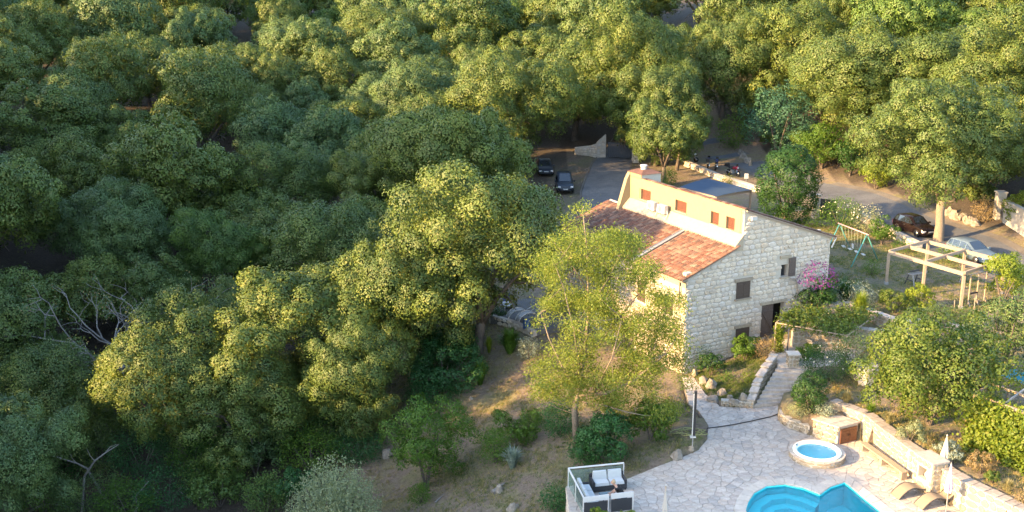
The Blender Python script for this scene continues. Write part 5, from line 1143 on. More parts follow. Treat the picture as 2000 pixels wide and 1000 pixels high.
# pedestal at the head of the steps
p = P(1548,712,1.7); o = thing('stone_pedestal','rough warm stone pedestal at the head of the steps','pedestal',p); b = MB(); b.box(0,0,.3,.6,.6,.75); b.build('wall_core',M['mortar'],o)
for a in range(4): face_stones(o, Matrix.Rotation(a*math.pi/2,4,'Z')@Matrix.Translation((0,-.3,0)), coursed(-.3,.3,-.05,.68,lambda *q: True,(.16,.26),(.2,.35),seed=a), M['stone_warm'],.05,12)
b = MB(); b.box(0,0,.72,.75,.75,.08); b.build('slab',M['coping'],o)
def armchair(label,p,rz):
    o = thing('garden_armchair',label,'chair',p,rz)
    b = MB(); b.box(0,0,.42,.55,.52,.12); b.build('seat',M['metal_grey'],o); b = MB(); b.box(0,.27,.72,.55,.1,.55); b.build('backrest',M['metal_grey'],o)
    for s in (-1,1):
        b = MB(); b.box(s*.29,0,.6,.07,.5,.08); b.build('armrest',M['metal_grey'],o)
        for e in (-1,1): b = MB(); b.box(s*.26,e*.22,.18,.05,.05,.36); b.build('leg',M['metal_grey'],o)
armchair('grey garden armchair under the vine pergola',P(1585,680,1.72),.6); armchair('second grey armchair farther back under the vine pergola',P(1602,668,1.72),-.5)

# ------------------------------------------------------------------ trellis with shade cloth at the right edge
tp = P(1893,862,1.45); tz = 4.05; T0 = Vector((tp.x,tp.y,tz)); T1 = P(2030,818,tz); T2 = P(1975,722,tz); T3 = T1+(T2-T0)
tr = thing('vine_trellis','pale trellis with hanging vine and teal shade cloth at the right edge','trellis',tp)
tb(tr,'post',[tp-Vector((0,0,.1)),T0],.07,M['timber']); q = tp+Vector((.35,.1,0)); tb(tr,'post',[q-Vector((0,0,.1)),Vector((q.x,q.y,3.2))],.05,M['timber']); tb(tr,'post',[Vector((T2.x,T2.y,1.4)),T2],.06,M['timber_grey']); tb(tr,'post',[Vector((T1.x,T1.y,1.3)),T1],.06,M['timber'])
for a,c,w in ((T0,T1,.12),(T0,T2,.09),(T0.lerp(T2,.42),T1.lerp(T3,.42),.09),(T2,T3,.09),(T0.lerp(T1,.45),T2.lerp(T3,.45),.07)): b = MB(); b.beam(a-tp,c-tp,w,w*1.3); b.build('beam',M['timber'] if w > .08 else M['metal_grey'],tr)
cl_ = [T0.lerp(T2,.68),T2.lerp(T3,.02),T2.lerp(T3,.6),T0.lerp(T2,.68).lerp(T1.lerp(T3,.68),.6)]; b = MB(); n_ = 8; vs = []
for i in range(n_+1):
    for j in range(n_+1): s_,t_ = i/n_,j/n_; q = cl_[0].lerp(cl_[1],s_).lerp(cl_[3].lerp(cl_[2],s_),t_)-tp; vs.append((q.x,q.y,q.z+.10-.35*math.sin(math.pi*s_)*math.sin(math.pi*t_)*.6))
b.add(vs,[(i*(n_+1)+j,(i+1)*(n_+1)+j,(i+1)*(n_+1)+j+1,i*(n_+1)+j+1) for i in range(n_) for j in range(n_)]); b.build('shade_cloth',M['canopy_teal'],tr,True)
r = np.random.default_rng(43); m_ = 900; s_ = r.uniform(.03,1.1,m_); zz = r.uniform(0,1,m_); c = np.array([tuple(T0.lerp(T1,a)) for a in s_]); c[:,2] = 4.0-zz*(2.9+.4*np.sin(s_*9)); c[:,:2] += r.normal(size=(m_,2))*.32+np.array([[-.18,-.35]])*(zz[:,None])
pos = np.repeat(c,16,0)+r.normal(size=(m_*16,3))*.15; V, Q = leaves(pos-np.array(tp),unit(len(pos),r)+np.array([-.5,-.5,.5]),.17,r,.8); link(bpy.data.objects.new('vine_leaves',np_mesh('vine_leaves',V,Q,LEAF['vine'])),tr)

# ------------------------------------------------------------------ blue canopy behind the house
ck = [P(1328,365,5.5),P(1382,348,5.5),P(1470,371,5.5),P(1398,384,5.5)]
cn = thing('carport_canopy','dark blue shade canopy on timber posts behind the house','canopy',(18,95,0)); og3 = Vector((18,95,0)); b = MB(); n_ = 6; vs = []
for i in range(n_+1):
    for j in range(n_+1): s_,t_ = i/n_,j/n_; q = ck[0].lerp(ck[1],s_).lerp(ck[3].lerp(ck[2],s_),t_)-og3; vs.append((q.x,q.y,q.z+.08*(1-abs(2*s_-1))-.1*math.sin(math.pi*t_)*math.sin(2*math.pi*s_)**2))
b.add(vs,[(i*(n_+1)+j,i*(n_+1)+j+1,(i+1)*(n_+1)+j+1,(i+1)*(n_+1)+j) for i in range(n_) for j in range(n_)]); b.build('canopy_cloth',M['canopy_blue'],cn,True)
for q in ck: b = MB(); qq = q.lerp((ck[0]+ck[2])/2,.05); b.beam((qq.x-18,qq.y-95,g1(qq.x,qq.y)-.1),(qq.x-18,qq.y-95,5.45),.16,.16); b.build('post',M['timber'],cn)
for i in range(4): a,c = ck[i].lerp((ck[0]+ck[2])/2,.04)-og3, ck[(i+1)%4].lerp((ck[0]+ck[2])/2,.04)-og3; b = MB(); b.beam(a-Vector((0,0,.1)),c-Vector((0,0,.1)),.12,.18); b.build('beam',M['timber'],cn)

# ------------------------------------------------------------------ walls and gates by the lane and the driveway
q0, q1, q2 = P(1335,318,3.1), P(1400,345,3.1), P(1485,372,3.1)
garden_wall('grey dry-stone wall between the blue canopy and the motorcycles',[(q0.x,q0.y),(q1.x,q1.y),(q2.x,q2.y)],2.0,lambda x,y: 3.35,.5,M['stone'],160,71,None,'wall',(.26,.42),(.35,.7))
q0, q1, q2 = P(1668,425,3.1), P(1715,452,3.1), P(1790,492,3.0)
garden_wall('pale rough stone wall between garden and lane beside the dark car',[(q0.x,q0.y),(q1.x,q1.y),(q2.x,q2.y)],2.4,lambda x,y: 3.75,.45,M['stone'],120,73,None,'wall',(.26,.42),(.35,.7))
q0 = P(1592,428,3.1); o = thing('gate_pillar','pale stone pillar beside the dark garden gate','pillar',q0,.3); b = MB(); b.box(0,0,1.05,.5,.5,2.3); b.build('wall_core',M['mortar'],o)
for a in range(4): face_stones(o,Matrix.Rotation(a*math.pi/2,4,'Z')@Matrix.Translation((0,-.25,0)),coursed(-.25,.25,0,2.2,lambda *q: True,(.25,.35),(.25,.5),seed=80+a),M['stone'],.04,20,blocky=True)
b = MB(); b.box(0,0,2.24,.62,.62,.1); b.build('cap',M['coping'],o)
q0, q1 = P(1598,428,3.1), P(1632,432,3.1); o = thing('garden_gate','dark anthracite panel gate beside the stone pillar','gate',q0,math.atan2(q1.y-q0.y,q1.x-q0.x)); L_ = (q1-q0).length
for k in range(7): b = MB(); b.b2(.04,L_-.04,-.02,.02,.1+k*.26,.1+k*.26+.25); b.build('panel',M['gate'],o)
for x_ in (.03,L_-.03): b = MB(); b.b2(x_-.03,x_+.03,-.04,.04,0,2.0); b.build('gate_post',M['gate'],o)
b = MB(); b.box(L_*.12,-.06,1.0,.12,.05,.05); b.build('handle',M['chrome'],o)
p = P(1597,440,3.05); b = MB(); b.box(0,0,.03,2.2,2.6,.12); o = b.build('gate_step',M['drive']); o.location = p; o.rotation_euler=(0,0,.3); o['kind']='structure'; tag(o,'pale concrete slab before the dark garden gate')
# drive end: stone wing wall and dark gate
q0,q1,q2,q3 = P(1122,307,2.6),P(1150,309,2.6),P(1166,310,2.7),P(1183,308,2.8); hgt = {0:1.1,1:1.4,2:1.9,3:2.9}
wp = [(q.x,q.y) for q in (q0,q1,q2,q3)]; zz_ = {wp[i]:2.7+hgt[i] for i in range(4)}
garden_wall('curved stone wing wall left of the driveway gate',wp,2.0,lambda x,y: zz_[(x,y)],.5,M['stone'],90,83,None,'wall',(.26,.42),(.35,.7))
q0,q1 = P(1186,308,2.9),P(1236,310,2.9); o = thing('driveway_gate','dark slatted driveway gate in the shade of the oaks','gate',q0,math.atan2(q1.y-q0.y,q1.x-q0.x)); L_ = (q1-q0).length
for k in range(12): b = MB(); b.b2(.06+k*(L_-.1)/12,.06+(k+.86)*(L_-.1)/12,-.02,.02,.1,1.9); b.build('slat',M['gate'],o)
for z_ in (.3,1.7): b = MB(); b.b2(0,L_,.02,.06,z_,z_+.1); b.build('rail',M['gate'],o)
q0 = P(1241,314,2.9); o = thing('gate_pillar','grey stone pillar right of the driveway gate','pillar',q0,.1); b = MB(); b.box(0,0,1.1,.7,.7,2.6); b.build('wall_core',M['mortar'],o)
for a in range(4): face_stones(o,Matrix.Rotation(a*math.pi/2,4,'Z')@Matrix.Translation((0,-.35,0)),coursed(-.35,.35,0,2.4,lambda *q: True,(.25,.38),(.25,.6),seed=90+a),M['stone'],.04,24,blocky=True)
# white wall and gate across the lane
wa, wb = P(1944,440,3.3), P(1956,446,3.3); ww = thing('white_garden_wall','white rendered wall with pillar across the lane at the right edge','wall',wa); far = P(2060,505,3.2)
d = (far-wa).normalized(); wc_ = wa+d*.75; we = wa+d*1.55
for nm, a, c, h_, th in (('pillar',wa,wc_,3.0,.7),('wall_panel',we,far,2.5,.3)): b = MB(); b.beam(a-wa+Vector((0,0,h_/2-.2)),c-wa+Vector((0,0,h_/2-.2)),th,h_+.4); b.build(nm,M['white_wall'],ww)
b = MB(); b.beam(wa-wa-d*.06+Vector((0,0,3.05)),wc_-wa+d*.06+Vector((0,0,3.05)),.84,.12); b.build('pillar_cap',M['white_wall'],ww)
b = MB(); b.beam(we-wa+Vector((0,0,2.55)),far-wa+Vector((0,0,2.55)),.4,.1); b.build('wall_cap',M['white_wall'],ww)
b = MB(); b.beam(wc_-wa+Vector((0,0,1.1)),we-wa+Vector((0,0,1.1)),.06,2.2); b.build('door',M['gate'],ww)
b = MB(); q = wc_-wa-d*.35; n_ = Vector((d.y,-d.x,0)); n_ = n_ if n_.y < 0 else -n_; b.box(q.x+n_.x*.4,q.y+n_.y*.4,2.3,.14,.14,.26); b.build('lamp',M['black'],ww)
p = P(1457,357,3.1); o = thing('white_sign','small white sign on a post beside the lane','sign',p); b = MB(); b.box(0,0,.35,.05,.05,.8); b.build('post',M['metal_grey'],o); b = MB(); b.box(0,-.03,.72,.42,.03,.55); b.build('board',M['white'],o)

# ------------------------------------------------------------------ vehicles
def wheel(parent, x, y, rad, wid, rim):
    o = bpy.data.objects.new('wheel', None); COL.objects.link(o); o.parent = parent; o.location = (x, y, rad); o.rotation_euler = (math.pi/2,0,0)
    b = MB(); b.lathe([(rad*.62,-wid/2),(rad*.94,-wid/2),(rad,-wid*.3),(rad,wid*.3),(rad*.94,wid/2),(rad*.62,wid/2)],18); b.build('tyre',M['rubber'],o,True)
    b = MB(); b.lathe([(.001,-wid*.42),(rad*.2,-wid*.45),(rad*.62,-wid*.40),(rad*.62,wid*.40),(rad*.2,wid*.45),(.001,wid*.42)],18); b.build('rim',rim,o,True)
def car(name, label, loc, heading, paint, L_=4.0, W=1.72, H=1.5, suv=False):
    t = thing(name, label, 'car', loc, math.atan2(heading[1],heading[0])); hw = W/2; f = L_/2; zb = .24 if not suv else .34; bl = .92 if not suv else 1.08; hd = .82 if not suv else 1.02
    # stations from tail to nose: x, belt or hood height, half width, roof height (None = no cabin), roof half width
    S = [(-f,.62,.80,None,0),(-f+.06,bl-.06,.92,None,0),(-f+.28,bl,.97,H-.13,.66),(-f+.75,bl,1,H-.02,.72),(-f+1.5,bl,1,H,.74),(-f+2.1,bl-.01,1,H-.03,.73),(f-1.25,bl-.02,.99,bl+.03,.80),(f-.95,hd+.03,.98,None,0),(f-.35,hd-.06,.94,None,0),(f-.06,hd-.22,.84,None,0),(f,.50,.74,None,0)]
    rows = []
    for x,zk,q,zr,qr in S:
        w = hw*q; half = [(w*.90,zb),(w,zb+.18),(w,zk-.18 if zk>zb+.4 else (zb+zk)/2),(w*.96,zk)]
        half += [(hw*qr+.03,zr-.07),(hw*qr-.10,zr)] if zr else [(w*.80,zk+.02),(w*.55,zk+.03)]
        rows.append([(x,y,z) for y,z in half]+[(x,-y,z) for y,z in reversed(half)])
    n = 12; b = MB(); vs = [q for r_ in rows for q in r_]; fs = []
    for i in range(len(rows)-1):
        for k in range(n-1): fs.append((i*n+k,i*n+k+1,(i+1)*n+k+1,(i+1)*n+k))
        fs.append((i*n+n-1,i*n,(i+1)*n,(i+1)*n+n-1))
    fs += [tuple(range(n)), tuple(range((len(rows)-1)*n,len(rows)*n))[::-1]]; b.add(vs,[q[::-1] for q in fs]); body = b.build('body',paint,t,True)
    m_ = body.modifiers.new('edge','EDGE_SPLIT'); m_.split_angle = math.radians(38)
    def panel(name, quad, mat=M['glass'], inset=.1, lift=.012):
        q = [Vector(p_) for p_ in quad]; c = sum(q,Vector())/4; nn = (q[1]-q[0]).cross(q[2]-q[0]).normalized(); out = Vector((c.x*.2,c.y,c.z-.7)); nn = nn if nn.dot(out) > 0 else -nn
        q = [p_.lerp(c,inset)+nn*lift for p_ in q]; b = MB(); b.add(q,[(0,1,2,3)]); b.build(name,mat,t)
    R = rows
    for sd in (0,1):
        k = lambda i,j: R[i][j] if sd == 0 else R[i][n-1-j]
        panel('side_window',[k(2,3),k(3,3),k(3,4),k(2,4)],inset=.16); panel('side_window',[k(3,3),k(4,3),k(4,4),k(3,4)],inset=.08); panel('side_window',[k(4,3),k(5,3),k(5,4),k(4,4)],inset=.08); panel('side_window',[k(5,3),k(6,3),Vector(k(6,3)).lerp(Vector(k(5,4)),.15),k(5,4)],inset=.12)
        y = (hw*.80)*(1 if sd == 0 else -1); b = MB(); b.box(f-.13,y*.92,hd-.26,.22,.30,.15); b.build('headlight',M['lamp'],t); b = MB(); b.box(-f+.06,y*.98,bl-.22,.14,.18,.3); b.build('tail_light',M['red_paint'],t)
        b = MB(); b.box(f-1.38,(hw+.09)*(1 if sd==0 else -1),bl+.06,.14,.2,.13); b.build('mirror',paint,t)
        b = MB(); b.box(-.35,(hw+.005)*(1 if sd==0 else -1),bl-.16,.16,.02,.035); b.build('door_handle',M['chrome'],t)
    panel('windscreen',[R[5][5],R[5][6],R[6][6],R[6][5]],inset=.07,lift=.016); panel('rear_window',[R[2][5],R[2][6],R[1][6],R[1][5]],inset=.14)
    b = MB(); b.box(f-.0,0,.40,.05,W*.5,.16); b.build('grille',M['black'],t); b = MB(); b.box(f+.02,0,.52,.03,.5,.11); b.build('number_plate',M['white'],t)
    rad = .31 if not suv else .37
    for x in (-f+.72,f-.78):
        for s in (-1,1): wheel(t,x,s*(hw-.10),rad,.21,M['chrome'])
    return t
HD = (.33,-.94)
p = P(1786,455,3.2); car('parked_car','dark brown hatchback parked beside the roadside oak',Vector((p.x,p.y,3.2)),HD,M['car_black'],3.95,1.72,1.5)
p = P(1897,506,3.2); car('parked_car','pale blue hatchback parked behind the timber pergola',Vector((p.x,p.y,3.2)),(.36,-.93),M['car_blue'],4.1,1.75,1.48)
p = G(1102,372); car('parked_car','dark navy off-road car parked left of the driveway',p+Vector((0,0,.03)),(.02,-1),M['suv'],4.3,1.82,1.85,True)
p = G(1064,338); car('parked_car','dark car mostly hidden by the oak behind the off-road car',p+Vector((0,0,.03)),(.05,-1),M['suv'],4.2,1.75,1.5)
def motorbike(label, loc, heading, paint, box=True):
    t = thing('motorcycle', label, 'motorcycle', loc, math.atan2(heading[1],heading[0]))
    wheel(t,-.70,0,.32,.16,M['chrome']); wheel(t,.72,0,.32,.13,M['chrome'])
    b = MB(); b.tube([(-.70,0,.34),(-.25,0,.42),(.1,0,.45),(.35,0,.78)],.05); b.tube([(-.55,0,.8),(0,0,.72),(.35,0,.85)],.05); b.build('frame',M['black'],t)
    b = MB(); b.box(-.02,0,.48,.5,.36,.34,taper=.85); b.build('engine',M['metal_grey'],t)
    b = MB(); b.tube([(-.05,0,.86),(.12,0,.92),(.35,0,.88)],[.12,.19,.12],9); b.build('fuel_tank',paint,t,True)
    b = MB(); b.tube([(-.85,0,.92),(-.5,0,.84),(-.1,0,.82)],[.07,.13,.11],8); b.build('seat',M['black'],t,True)
    b = MB(); b.tube([(.72,.09,.32),(.42,.09,1.0)],.035); b.tube([(.72,-.09,.32),(.42,-.09,1.0)],.035); b.build('fork',M['chrome'],t)
    b = MB(); b.tube([(.30,.40,1.08),(.42,.15,1.04),(.42,-.15,1.04),(.30,-.40,1.08)],.022); b.build('handlebar',M['black'],t)
    b = MB(); b.tube([(.45,0,.80),(.55,0,.95),(.60,0,1.12)],[.16,.18,.07],8); b.build('fairing',paint,t,True); b = MB(); b.box(.55,0,1.22,.03,.3,.26); b.build('windshield',M['glass'],t); b = MB(); b.tube([(.66,0,.95),(.72,0,.95)],.09,10); b.build('headlight',M['lamp'],t)
    b = MB(); b.box(.72,0,.66,.38,.12,.03); b.build('mudguard',paint,t)
    if box: b = MB(); b.box(-.98,0,1.08,.38,.46,.32,taper=.9); b.build('top_box',M['black'],t)
    b = MB(); b.tube([(-.2,-.2,.35),(-.55,-.22,.42),(-.95,-.22,.5)],[.05,.06,.06]); b.build('exhaust',M['chrome'],t); b = MB(); b.tube([(-.05,.15,.3),(-.12,.4,.02)],.02); b.build('side_stand',M['black'],t)
    return t
for lab,u,v,hd_,pt_,bx_ in (('dark blue touring motorcycle with black top box, leftmost of the parked pair',1383,325,(.25,.97),'blue_paint',True),('blue motorcycle parked right beside the one with a top box',1399,328,(.3,.95),'blue_paint',False),('red and white motorcycle parked alone nearer the white sign',1432,339,(.55,-.83),'red_paint',True),('white scooter half hidden by the oak at the lane bend',1349,309,(.8,-.6),'white',False)):
    p = P(u,v,3.2); motorbike(lab,Vector((p.x,p.y,float(rbf(p.x,p.y)[0])+.05)),hd_,M[pt_],bx_)

# ------------------------------------------------------------------ lounge corner of the terrace
LA, LB, LC, LD = Vector((2.8,48.75)), Vector((5.6,49.35)), Vector((5.75,46.35)), Vector((3.35,45.75))
rl_ = thing('lounge_railing','white railing with glass panes around the sofa corner','railing',(4,47.5,0)); c0 = Vector((4,47.5)); v3 = lambda q,z: Vector((q.x-4,q.y-47.5,z))
for q in (LA,LB,LD,LC,(LA+LD)/2,(LD+LC)/2): b = MB(); b.tube([v3(q,0),v3(q,1.02)],.03); b.build('post',M['white_metal'],rl_)
for a,c in ((LA,LB),(LA,LD)): b = MB(); b.tube([v3(a,1.04),v3(c,1.04)],.045); b.build('handrail',M['white_metal'],rl_); b = MB(); b.beam(v3(a.lerp(c,.02),.52),v3(a.lerp(c,.98),.52),.012,.82); b.build('glass_pane',M['clear'],rl_)
for s0,s1 in ((.0,.52),(.54,1.0)): b = MB(); b.beam(v3(LD.lerp(LC,s0+.01),.90),v3(LD.lerp(LC,s1-.01),.90),.06,.26); b.build('front_panel',M['white_metal'],rl_); b = MB(); b.beam(v3(LD.lerp(LC,s0+.02),.40),v3(LD.lerp(LC,s1-.02),.40),.02,.62); b.build('dark_infill',M['wicker'],rl_)
lt = thing('terrace_edge_wall','rough stone wall below the left edge of the sofa corner','wall',(2.7,47,0)); wall_run(lt,[(2.73,48.95),(2.76,45.2),(2.75,41)],-2.4,lambda x,y: -.02,.3,M['stone'],(.24,.36),(.3,.6),90,95)
def sofa(label, c, d, L_, ncush):
    t = thing('wicker_sofa',label,'sofa',(c.x,c.y,0),math.atan2(d.y,d.x))
    b = MB(); b.b2(-L_/2,L_/2,-.36,.36,.10,.36); b.build('base',M['wicker'],t); b = MB(); b.b2(-L_/2,L_/2,.28,.38,.36,.74); b.build('back_frame',M['wicker'],t)
    for sx in (-1,1):
        b = MB(); b.b2(sx*(L_/2-.05)-.05,sx*(L_/2-.05)+.05,-.36,.28,.36,.58); b.build('armrest',M['wicker'],t)
        for sy in (-.3,.3): b = MB(); b.box(sx*(L_/2-.06),sy,.05,.06,.06,.1); b.build('leg',M['wicker'],t)
    w = (L_-.22)/ncush
    for k in range(ncush):
        x = -L_/2+.11+w*(k+.5); b = MB(); b.box(x,-.06,.44,w-.03,.62,.15,taper=.93); b.build('seat_cushion',M['cushion'],t); b = MB(); b.box(x,.20,.70,w-.03,.15,.42,taper=.9); b.build('back_cushion',M['cushion'],t)
dAB = (LB-LA).normalized(); nAB = Vector((dAB.y,-dAB.x)); sofa('two-seat sofa with pale cushions along the back glass railing',LA.lerp(LB,.66)+nAB*.52,dAB,1.75,2)
dAD = (LA-LD).normalized(); nAD = Vector((dAD.y,-dAD.x)); sofa('long sofa with pale cushions along the left railing',LA.lerp(LD,.58)+nAD*.50,dAD,2.2,3)
t = thing('coffee_table','low dark table with blue-grey glass top between the sofas','table',(4.62,47.2,0),.25); b = MB(); b.box(0,0,.40,.72,.62,.03); b.build('table_top',glass_mat('table_glass',(.10,.16,.20)),t)
for sx in (-.3,.3):
    for sy in (-.25,.25): b = MB(); b.box(sx,sy,.19,.05,.05,.38); b.build('leg',M['wicker'],t)
st_ = thing('stool','dark low stool under the person at the coffee table','stool',(5.30,46.85,0),.4); b = MB(); b.box(0,0,.36,.46,.46,.10); b.build('seat',M['wicker'],st_)
for sx in (-.18,.18):
    for sy in (-.18,.18): b = MB(); b.box(sx,sy,.15,.05,.05,.31); b.build('leg',M['wicker'],st_)
# the person: one skinned body, hair and shirt
def skin_obj(name, pts_, edges, mat, parent, sub=1):
    me = bpy.data.meshes.new(name); me.from_pydata([q[:3] for q in pts_],edges,[]); me.materials.append(mat); o = link(bpy.data.objects.new(name,me),parent)
    me.skin_vertices.new(name='') if hasattr(me.skin_vertices,'new') else None
    m_ = o.modifiers.new('skin','SKIN')
    if me.skin_vertices:
        for i,q in enumerate(pts_): me.skin_vertices[0].data[i].radius = (q[3],q[3] if len(q) < 5 else q[4]); me.skin_vertices[0].data[i].use_root = (i == 0)
    s_ = o.modifiers.new('smooth','SUBSURF'); s_.levels = sub; s_.render_levels = sub; m_.use_smooth_shade = True; return o
pr_ = thing('person','seated person with light hair and black top bending over the coffee table','person',(5.30,46.85,0),math.atan2(.35,-.94))   # local x points towards the table
pts_ = [(0,0,.50,.14,.16),(.06,0,.66,.13,.16),(.17,0,.82,.13,.17),(.28,0,.96,.10,.18),(.36,0,1.03,.055),(.42,0,1.07,.06),(.47,0,1.12,.095),(.50,0,1.21,.10),(.49,0,1.27,.06),(.58,0,1.14,.02)]
edges = [(i,i+1) for i in range(8)]+[(7,9)]
for s in (-1,1):
    b0 = len(pts_); pts_ += [(.27,s*.19,.95,.06),(.36,s*.25,.76,.05),(.52,s*.22,.60,.042),(.62,s*.13,.53,.036),(.67,s*.10,.51,.034)]; edges += [(3,b0),(b0,b0+1),(b0+1,b0+2),(b0+2,b0+3),(b0+3,b0+4)]
    for k in range(4): f0 = len(pts_); dy = (k-1.5)*.022; q = .07+.015*(k in (1,2)); pts_ += [(.70+q*.3,s*.10+dy,.505,.010),(.70+q*.8,s*.10+dy*1.1,.485,.008)]; edges += [(b0+4,f0),(f0,f0+1)]
    f0 = len(pts_); pts_ += [(.66,s*.06,.50,.011),(.70,s*.045,.48,.009)]; edges += [(b0+3,f0),(f0,f0+1)]
    b0 = len(pts_); pts_ += [(.10,s*.11,.49,.085),(.34,s*.15,.47,.065),(.40,s*.16,.28,.050),(.38,s*.16,.08,.036),(.50,s*.17,.035,.035)]; edges += [(0,b0),(b0,b0+1),(b0+1,b0+2),(b0+2,b0+3),(b0+3,b0+4)]
skin_obj('body',pts_,edges,M['skin'],pr_)
sh = [(-.01,0,.48,.155,.175),(.06,0,.66,.145,.175),(.17,0,.82,.145,.185),(.28,0,.965,.115,.19),(.33,0,1.0,.075)]; se = [(0,1),(1,2),(2,3),(3,4)]
for s in (-1,1): b0 = len(sh); sh += [(.27,s*.19,.95,.075),(.31,s*.225,.86,.068)]; se += [(3,b0),(b0,b0+1)]
skin_obj('black_top',sh,se,M['black_cloth'],pr_)
sh = [(.0,0,.50,.15,.17)]; se = []
for s in (-1,1): b0 = len(sh); sh += [(.12,s*.11,.49,.095),(.32,s*.15,.475,.08)]; se += [(0,b0),(b0,b0+1)]
skin_obj('shorts',sh,se,M['blue_cloth'],pr_)
sh = [(.40,0,1.10,.05),(.42,0,1.20,.105),(.47,0,1.27,.10),(.53,0,1.27,.06)]; skin_obj('hair',sh,[(0,1),(1,2),(2,3)],M['hair'],pr_)
for s in (-1,1): b = MB(); b.lathe([(.0,-.012),(.011,0),(.0,.012)],8,(.585,s*.035,1.185)); b.build('eye',M['dark'],pr_)
# hedge bushes below the lounge and the closed white parasol
for i,(u,lab) in enumerate(((1172,'bright yellow-green bush at the bottom edge, leftmost of the three below the lounge'),(1226,'bright yellow-green bush at the bottom edge, middle of the three below the lounge'),(1282,'bright yellow-green bush at the bottom edge, beside the slim white parasol'))):
    p = P(u,1042,.02); shrub_at('potted_bush',lab,'shrub',p,1.35,1.15,'lime','round',4200,.09,group='bushes below the lounge')
def parasol(label, p, h, r0, cloth, dark=False, c0=.30):
    t = thing('closed_parasol',label,'parasol',p); b = MB(); b.tube([(0,0,0),(0,0,h)],.028,8); b.build('pole',M['metal_grey'] if dark else M['timber'],t)
    b = MB(); n = 16; prof = [(h*c0,r0*.92),(h*(c0+.10),r0),(h*(c0+.28),r0*.66),(h*.86,r0*.30),(h*.99,.025)]
    vs = []
    for z,q in prof:
        for k in range(n): a = 2*math.pi*k/n; qq = q*(1 if k%2 else .68); vs.append((math.cos(a)*qq,math.sin(a)*qq,z))
    b.add(vs,[(i*n+k,i*n+(k+1)%n,(i+1)*n+(k+1)%n,(i+1)*n+k) for i in range(len(prof)-1) for k in range(n)]+[tuple(range(n))[::-1]]); b.build('folded_canopy',cloth,t)
    b = MB(); b.lathe([(0,h),(.03,h),(.035,h+.05),(0,h+.09)],8); b.build('finial',M['white'] if not dark else M['black'],t); b = MB(); b.lathe([(0,.08),(.06,.08),(.26,.05),(.28,0),(0,0)],14); b.build('base',M['metal_grey'],t); return t
parasol('slim closed white parasol beside the bottom edge bushes',P(1297,1040,.02),2.35,.13,M['parasol'],False,.42)
parasol('closed pale parasol standing by the retaining wall',P(1838,955,.02),2.85,.30,M['parasol'],False,.40); parasol('closed lavender parasol on a dark pole beside the loungers',P(1847,1003,.02),2.65,.19,M['parasol_l'],True,.42)
# arched loungers
def lounger(label, p, rz, group='arched loungers by the pool'):
    t = thing('arched_lounger',label,'sun lounger',p,rz,group); prof = [(-.95,.02),(-.75,.22),(-.5,.40),(-.2,.50),(.05,.46),(.3,.36),(.5,.34),(.75,.52),(.98,.86)]
    for s in (-1,1): b = MB(); b.tube([(x,s*.34,z) for x,z in prof],.028,7); b.build('side_rail',M['wicker'],t); b = MB(); b.tube([(.35,s*.34,.35),(.55,s*.36,.0)],.024,6); b.build('leg',M['wicker'],t)
    b = MB(); vs = [(x,y,z+.012) for x,z in prof for y in (-.32,.32)]; b.add(vs,[(2*i,2*i+1,2*i+3,2*i+2)[::-1] for i in range(len(prof)-1)]); o = b.build('sling',M['sling'],t,True); b = MB(); b.box(.88,0,.80,.2,.5,.06); b.build('head_cushion',M['wicker'],t)
lounger('arched dark-framed lounger, left one of the pair by the pool',P(1780,965,.01),.30); lounger('arched dark-framed lounger, right one of the pair by the pool',P(1826,985,.01),.30)
def deckchair(label,p,rz,cushion=True):
    t = thing('wooden_deckchair',label,'deck chair',p,rz)
    for s in (-1,1): b = MB(); b.beam((-.5,s*.28,.05),(.55,s*.28,.95),.04,.06); b.build('back_rail',M['timber'],t); b = MB(); b.beam((.45,s*.25,.03),(-.35,s*.25,.5),.04,.06); b.build('seat_rail',M['timber'],t)
    for x,z in ((-.45,.09),(.5,.9)): b = MB(); b.beam((x,-.28,z),(x,.28,z),.04,.05,(0,0,1)); b.build('cross_bar',M['timber'],t)
    b = MB(); b.add([(-.4,-.22,.14),(-.4,.22,.14),(.05,.22,.36),(.05,-.22,.36),(.5,.22,.92),(.5,-.22,.92)],[(0,3,2,1),(3,5,4,2)]); b.build('sling',M['sling'],t)
deckchair('folding wooden deck chair beside the pair of arched loungers',P(1848,960,.01),.5); deckchair('wooden deck chair near the low bench by the bottom right corner',P(1922,1005,.01),.9)
p = P(1818,935,.01); t = thing('side_table','small square timber table beside the stone pier','table',p,.3); b = MB(); b.box(0,0,.62,.62,.62,.05); b.build('table_top',M['timber_grey'],t)
for sx in (-.25,.25):
    for sy in (-.25,.25): b = MB(); b.box(sx,sy,.3,.05,.05,.6); b.build('leg',M['timber_grey'],t)
q0,q1 = P(1878,960,0),P(1935,988,0); garden_wall('low stone bench wall in front of the retaining wall near the corner',[(q0.x-.1,q0.y-.1),(q1.x-.1,q1.y-.1)],-.05,lambda x,y: .55,.5,M['stone_warm'],30,101,M['coping'],'bench')
